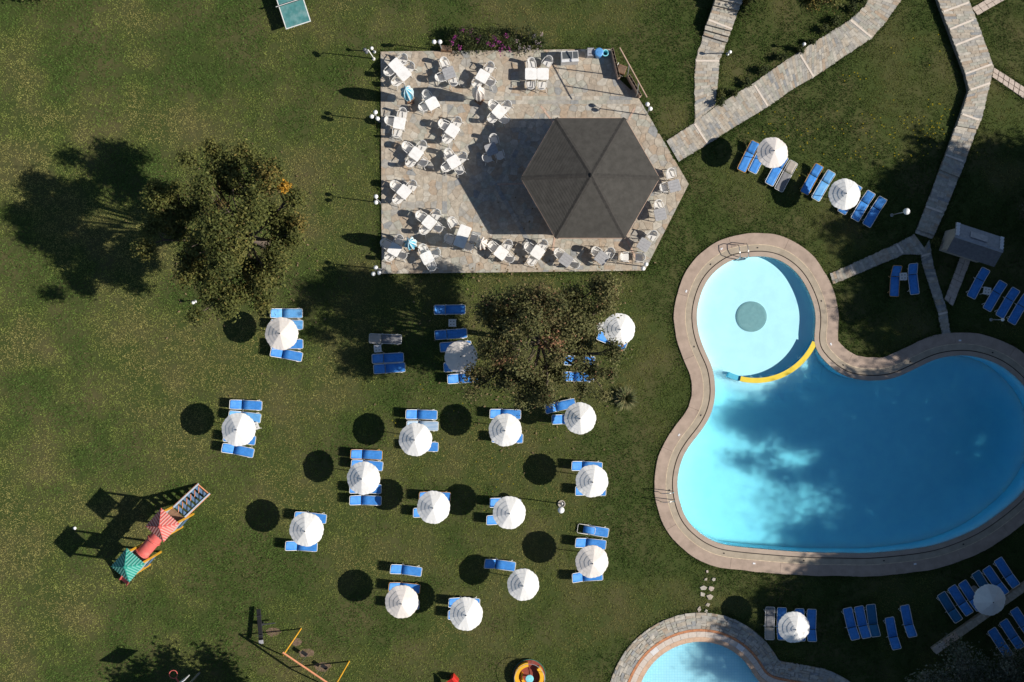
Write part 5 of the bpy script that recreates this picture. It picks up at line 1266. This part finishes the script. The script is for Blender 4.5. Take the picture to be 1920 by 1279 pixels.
for s in (-1, 1):
    for k in range(4): MB().box((s * 1.30, .18 + k * .20, KH + .42 - k * .115), (.2, .17, .09), bevel=.01).build('verge_block', M['applwhite'], t)
MB().box((-.05, .42, KH + .30), (1.0, .42, .03), mat=Matrix.Translation((-.05, .42, KH + .285)) @ Matrix.Rotation(R(-30), 4, 'X')).build('roof_window', M['greybox'], t)
a, c_ = np.array(G(1752, 1222, .4)), np.array(G(1935, 1092, .4)); L = np.linalg.norm(c_ - a); ang = math.atan2(*(c_ - a)[::-1]); m_ = (a + c_) / 2
t = tag(obj('stone_wall', None, None, (m_[0], m_[1], 0), ang), uniq('low straight stone wall crossing the lower right corner'), 'wall')
MB().box((0, 0, .17), (L, .34, .34)).build('wall_body', M['mortar'], t); s = -L / 2
while s < L / 2 - .1:
    e = min(L / 2, s + random.uniform(.55, .95)); MB().box(((s + e) / 2, 0, .385), (e - s - .015, .42, .07), bevel=.012).build('coping_stone', random.choice((M['brick'], STONES[0], STONES[1], M['tile_pink'])), t); s = e

# ------------------------------------------------------------------ playground tower
M['pred'] = mat('red_plastic', (.60, .13, .115), .5, .08, 3, dirt=(.64, .26, .22), dscale=2); M['pgreen'] = mat('green_plastic', (.03, .28, .22), .45, .08, 3, dirt=(.08, .36, .30), dscale=2)
M['pred2'] = mat('faded_red_plastic', (.66, .34, .30), .5, .08, 3); M['pgreen2'] = mat('faded_green_plastic', (.16, .44, .38), .5, .08, 3)
M['pyel'] = mat('yellow_post', (.80, .42, .04), .5, .1, 4); M['porange'] = mat('faded_orange', (.70, .30, .16), .5, .12, 4); M['ppanel'] = mat('pale_panel', (.42, .48, .56), .5, .08, 4); M['pbed'] = mat('blue_ramp', (.10, .17, .28), .5, .1, 4)
bx0 = np.array(G(341, 966)); bx1 = np.array(G(280, 1037)); ax_ = (bx1 - bx0) / np.linalg.norm(bx1 - bx0); PA = math.atan2(ax_[1], ax_[0]); PL = float(np.linalg.norm(bx1 - bx0))
pg = tag(obj('playground_tower', None, None, (bx0[0], bx0[1], 0), PA), uniq('playground set with red and green roofed towers, tunnel and slide'), 'playground')
HW = .49; PH = 1.65; RZ = 3.55
for (xc, rm, pm2, nm) in ((0, M['pred'], 'red', 'red'), (PL, M['pgreen'], 'green', 'green')):
    for sx in (-1, 1):
        for sy in (-1, 1): MB().box((xc + sx * HW, sy * HW, RZ / 2), (.095, .095, RZ), bevel=.01).build('post', M['pyel'], pg)
    MB().box((xc, 0, PH), (.98, .98, .06)).build('platform', M['wood'], pg)
    rf = obj('roof', None, pg); e = .66; zb = RZ - .02; zt = RZ + .55
    for k in range(4):
        a0 = R(45 + 90 * k); a1 = R(135 + 90 * k); q0 = Vector((xc + e * 1.414 * math.cos(a0), e * 1.414 * math.sin(a0), zb)); q1 = Vector((xc + e * 1.414 * math.cos(a1), e * 1.414 * math.sin(a1), zb)); tp = Vector((xc, 0, zt))
        mb = MB(); mb.add([q0, q1, tp], [(0, 1, 2)]); mb.build('roof_side', rm, rf)
        nrm = (q1 - q0).cross(tp - q0).normalized(); d_ = (q1 - q0)
        for j in range(1, 9):
            u = j / 9; b0 = q0 + d_ * u + nrm * .035; hgt = 1 - abs(2 * u - 1); m0 = (q0 + q1) / 2; tp2 = b0 + (tp - m0) * hgt * .96
            sd = d_.normalized() * .032; MB().add([b0 - sd, b0 + sd, tp2 + sd, tp2 - sd, b0 - sd - nrm * .02, b0 + sd - nrm * .02, tp2 + sd - nrm * .02, tp2 - sd - nrm * .02], [(0, 1, 2, 3), (0, 4, 5, 1), (1, 5, 6, 2), (3, 2, 6, 7), (0, 3, 7, 4)]).build('roof_rib', M['pred2'] if nm == 'red' else M['pgreen2'], rf)
        MB().tube([q0 + Vector((0, 0, .01)), tp + Vector((0, 0, .01))], .03, 6).build('hip', rm, rf)
    MB().lathe([(.08, zt - .02), (.07, zt + .04), (1e-5, zt + .06)], 8, (xc, 0, 0)).build('roof_knob', rm, pg)
    for sy in (-1, 1): MB().box((xc, sy * HW, PH + .45), (.86, .03, .75), bevel=.008).build('side_panel', M['ppanel'], pg)
    MB().box((xc, HW, .85), (.8, .03, .6), bevel=.008).build('lower_panel', M['pbed'], pg)
tn = obj('tunnel', None, pg)
mb = MB(); mb.tube([(HW - .02, 0, PH + .45), (PL - HW + .02, 0, PH + .45)], .37, 20, cap=False); mb.build('tube', M['pred'], tn, smooth=True)
for xx in (HW - .02, PL / 2, PL - HW + .02): MB().lathe([(.371, -.04), (.43, -.04), (.43, .04), (.371, .04)], 20, ring=True).build('flange', M['pred'], tn, (xx, 0, PH + .45), (0, R(90), 0))
# climbing ramp from the ground up to the red tower
rp_ = obj('climbing_ramp', None, pg); x0_, x1_ = -1.98, -HW; LR = math.hypot(x1_ - x0_, PH); an = math.atan2(PH, x1_ - x0_)
MX = Matrix.Translation((x0_, 0, .02)) @ Matrix.Rotation(-an, 4, 'Y')
for s in (-1, 1):
    MB().box((0, 0, 0), (LR, .07, .16), mat=MX @ Matrix.Translation((LR / 2, s * .43, .03))).build('side_rail', M['ppanel'], rp_)
    MB().box((0, 0, 0), (LR, .03, .05), mat=MX @ Matrix.Translation((LR / 2, s * .485, .06))).build('edge_rail', M['porange'], rp_)
for k in range(6):
    xx = LR * (.10 + .8 * k / 5); MB().box((0, 0, 0), (.22, .78, .02), mat=MX @ Matrix.Translation((xx, 0, 0))).build('rung', M['pbed'], rp_)
    for s in (-1, 1): MB().box((0, 0, 0), (.42, .035, .04), mat=MX @ Matrix.Translation((xx + .05, s * .17, .03)) @ Matrix.Rotation(R(40), 4, 'Z')).build('net_bar', M['black'] if s > 0 else M['porange'], rp_)
MB().box((0, 0, 0), (.06, .9, .06), mat=MX @ Matrix.Translation((.03, 0, .03))).build('end_bar', M['porange'], rp_)
# slide out of the green tower
sl = obj('slide', None, pg); P = []
for k in range(11):
    u = k / 10; P.append((PL + HW + 1.75 * u, PH * (1 - u) ** 1.25 * .98 + .10))
mb = MB(); ws = [-.27, -.24, -.22, .22, .24, .27]; hs = [.20, .20, 0, 0, .20, .20]; pts = []
for (x_, z_) in P: pts += [(x_, w_, z_ + h_) for w_, h_ in zip(ws, hs)]
mb.add(pts, [(i * 6 + k, i * 6 + 6 + k, i * 6 + 7 + k, i * 6 + k + 1) for i in range(10) for k in range(5)]).build('chute', M['pred'], sl)
for s in (-1, 1): MB().tube([(x_, s * .275, z_ + .20) for x_, z_ in P], .03, 6).build('slide_rail', M['pred'], sl, smooth=True)

# swing
h_ = 2.3; A_ = np.array(G(547, 1204)); B_ = np.array(G(640, 1267)); dS = (B_ - A_) / np.linalg.norm(B_ - A_); nS = np.array((-dS[1], dS[0])); SLn = float(np.linalg.norm(B_ - A_))
sw = tag(obj('swing_set', None, None, (A_[0], A_[1], 0), math.atan2(dS[1], dS[0])), uniq('orange and yellow swing frame with two black seats at the lower edge'), 'swing')
MB().tube([(-.05, 0, h_), (SLn + .05, 0, h_)], .055, 8).build('top_beam', M['porange'], sw)
for xx in (.05, SLn - .05):
    for s in (-1, 1): MB().tube([(xx, s * .03, h_ - .02), (xx - .03, s * .95, 0)], .038, 8).build('leg', M['pyel'], sw)
for xx in (SLn * .28, SLn * .68):
    st_ = obj('swing_seat', None, sw); MB().box((xx, 0, .45), (.42, .20, .05), bevel=.015).build('board', M['black'], st_)
    for s in (-1, 1): MB().tube([(xx + s * .19, 0, .47), (xx + s * .17, 0, h_)], .008, 4).build('chain', M['steel_dull'], st_)
for i, (px, py, rx, ry) in enumerate(((556, 1204, .35, .3), (574, 1225, .5, .3), (604, 1250, .55, .32), (512, 1185, .45, .3), (800, 1252, .1, .1))):
    if i == 4: continue
    x, y = G(px, py); q = [(x + rx * random.uniform(.75, 1.1) * math.cos(2 * math.pi * k / 11), y + ry * random.uniform(.75, 1.1) * math.sin(2 * math.pi * k / 11)) for k in range(11)]
    MB().prism(q, -.05, .012, inset=.01).build('bare_earth', M['earth'], None)
for o in list(bpy.data.objects):
    if o.name.startswith('bare_earth'): o['kind'] = 'structure'
# seesaw: dark plank on a low support
t = thing('seesaw', 487, 1173, 'dark wooden seesaw with a crossbar left of the swing', 'seesaw', .5, 97)
MB().box((0, 0, .52), (1.85, .24, .06), mat=Matrix.Translation((0, 0, .50)) @ Matrix.Rotation(R(9), 4, 'Y'), bevel=.01).build('plank', M['black'], t)
MB().box((0, 0, .22), (.14, .30, .44)).build('support', M['dark'], t)
for s in (-1, 1): MB().tube([(s * .55, -.2, .62 - s * .09), (s * .55, .2, .62 - s * .09)], .018, 6).build('handle', M['dark'], t)
MB().box((.0, -.45, .40), (.06, .9, .05)).build('crossbar', M['dark'], t)
MB().box((-.93, 0, .67), (.22, .26, .04), bevel=.01).build('seat', M['greybox'], t)
# merry-go-round
t = thing('merry_go_round', 992.5, 1269, 'red and yellow round merry-go-round with turquoise hub at the lower edge', 'merry-go-round', .3, 0)
M['mred'] = mat('brick_red_floor', (.24, .055, .04), .6, .15, 5); M['myel'] = mat('yellow_seat', (.82, .44, .03), .45, .08, 4); M['mteal'] = mat('teal_rim', (.04, .22, .17), .4)
MB().lathe([(.90, .08), (.94, .09), (.94, .16), (.90, .165), (1e-5, .165)], 40).build('floor_disc', M['mred'], t); MB().lathe([(.941, .12), (.965, .12), (.965, .19), (.941, .19)], 40, ring=True).build('rim', M['mteal'], t)
def arcseat(a0, a1, r0, r1, z0, z1):
    n_ = 14; pts = [(r * math.cos(R(a0 + (a1 - a0) * i / n_)), r * math.sin(R(a0 + (a1 - a0) * i / n_)), z) for z in (z0, z1) for r in (r0, r1) for i in range(n_ + 1)]; k = n_ + 1; fs = []
    for i in range(n_): fs += [(2 * k + i, 3 * k + i, 3 * k + i + 1, 2 * k + i + 1), (k + i, k + i + 1, 3 * k + i + 1, 3 * k + i), (i, 2 * k + i, 2 * k + i + 1, i + 1)]
    fs += [(0, k, 3 * k, 2 * k), (k - 1, 3 * k - 1, 4 * k - 1, 2 * k - 1)]; return MB().add(pts, fs)
arcseat(95, 235, .62, .86, .166, .48).build('seat', M['myel'], t); arcseat(-60, 45, .62, .84, .166, .48).build('seat', M['myel'], t); arcseat(150, 240, .40, .50, .166, .40).build('foot_guard', M['myel'], t)
MB().tube([(0, 0, .16), (0, 0, .70)], .05, 10).build('hub_post', M['steel_dull'], t); MB().lathe([(.22, .70), (.24, .74), (.22, .78), (1e-5, .79)], 24).build('hub_wheel', M['cyanpl'], t)
ringp = [(.88 * math.cos(2 * math.pi * k / 36), .88 * math.sin(2 * math.pi * k / 36), .82) for k in range(36)]; MB().tube(ringp, .016, 6, closed=True).build('hand_rail', M['steel_dull'], t)
for k in range(6): a = R(60 * k + 20); MB().tube([(.88 * math.cos(a), .88 * math.sin(a), .16), (.88 * math.cos(a), .88 * math.sin(a), .82)], .013, 6).build('rail_post', M['steel_dull'], t)
# red toddler slide cut by the lower frame edge
t = thing('toddler_slide', 838, 1288, 'bright red toddler slide tip at the lower frame edge', 'slide', .5, 42)
M['bred'] = mat('bright_red_plastic', (.70, .04, .03), .4, .05, 3)
pts = []
for u in range(7): 
    x_ = -.7 + 1.2 * u / 6; z_ = .08 + .62 * (u / 6) ** 1.4; pts += [(x_, -.24, z_ + .12), (x_, -.20, z_), (x_, .20, z_), (x_, .24, z_ + .12)]
MB().add(pts, [(i * 4 + k, i * 4 + 4 + k, i * 4 + 5 + k, i * 4 + k + 1) for i in range(6) for k in range(3)]).build('chute', M['bred'], t)
MB().box((.60, 0, .35), (.22, .46, .70), bevel=.04).build('steps', M['bred'], t)
# table tennis table
t = thing('table_tennis_table', 546, 6, 'teal table tennis table with white border lines at the upper edge', 'table', .76, -72)
M['ttop'] = mat('weathered_teal', (.075, .235, .235), .5, .15, 4, dirt=(.22, .36, .36), dscale=2.2, dlo=.45, dhi=.8); M['line'] = mat('white_line', (.78, .78, .75), .5)
for s in (-1, 1):
    hf = MB().box((s * .688, 0, .745), (1.37, 1.525, .03)).build('table_half', M['ttop'], t)
    for (c_, s_) in (((s * 1.345, 0, .7625), (.05, 1.52, .004)), ((s * .66, .735, .7625), (1.31, .05, .004)), ((s * .66, -.735, .7625), (1.31, .05, .004))): MB().box(c_, s_).build('border_line', M['line'], hf)
    for sy in (-1, 1): MB().tube([(s * 1.0, sy * .6, .73), (s * 1.05, sy * .62, 0)], .03, 8).build('leg', M['steel_dull'], t)
nt_ = obj('net', None, t); MB().box((0, 0, .835), (.012, 1.78, .145)).build('mesh_band', M['dark'], nt_); MB().box((0, 0, .915), (.03, 1.80, .014)).build('tape', M['line'], nt_)
for sy in (-1, 1): MB().tube([(0, sy * .90, .76), (0, sy * .90, .93)], .012, 6).build('net_post', M['steel_dull'], nt_)
# basketball hoop in the lower left
t = thing('basketball_hoop', 374, 1262, 'basketball hoop with red ring and white board at the lower left edge', 'basketball hoop')
o0 = np.array(G(374, 1262)); rg = np.array(G(325, 1265, 3.05)) - o0; bd_ = np.array(G(333, 1283, 3.3)) - o0
MB().tube([(0, 0, -.1), (0, 0, 2.6), (bd_[0] * .9, bd_[1] * .9, 3.2)], [.06, .05, .04], 8).build('pole', M['steel_dull'], t)
fa = math.atan2(*(rg - bd_)[::-1])
MB().box((bd_[0], bd_[1], 3.38), (.05, 1.35, .9), fa, bevel=.01).build('backboard', M['applwhite'], t)
MB().tube([(rg[0] + .225 * math.cos(2 * math.pi * k / 24), rg[1] + .225 * math.sin(2 * math.pi * k / 24), 3.05) for k in range(24)], .022, 6, closed=True).build('ring', M['pred'], t)
u_ = (bd_ - rg); u_ /= np.linalg.norm(u_); MB().tube([(rg[0] + u_[0] * .23, rg[1] + u_[1] * .23, 3.05), (bd_[0], bd_[1], 3.05)], .04, 6).build('bracket', M['pred'], t)
# small white ball on the lawn left of the playground
x, y = G(140, 991, .1); o = MB().ball((0, 0, 0), .10, 14).build('ball', M['globe'], None, (x, y, .10), smooth=True); tag(o, 'small pale ball lying on the grass left of the playground', 'ball')
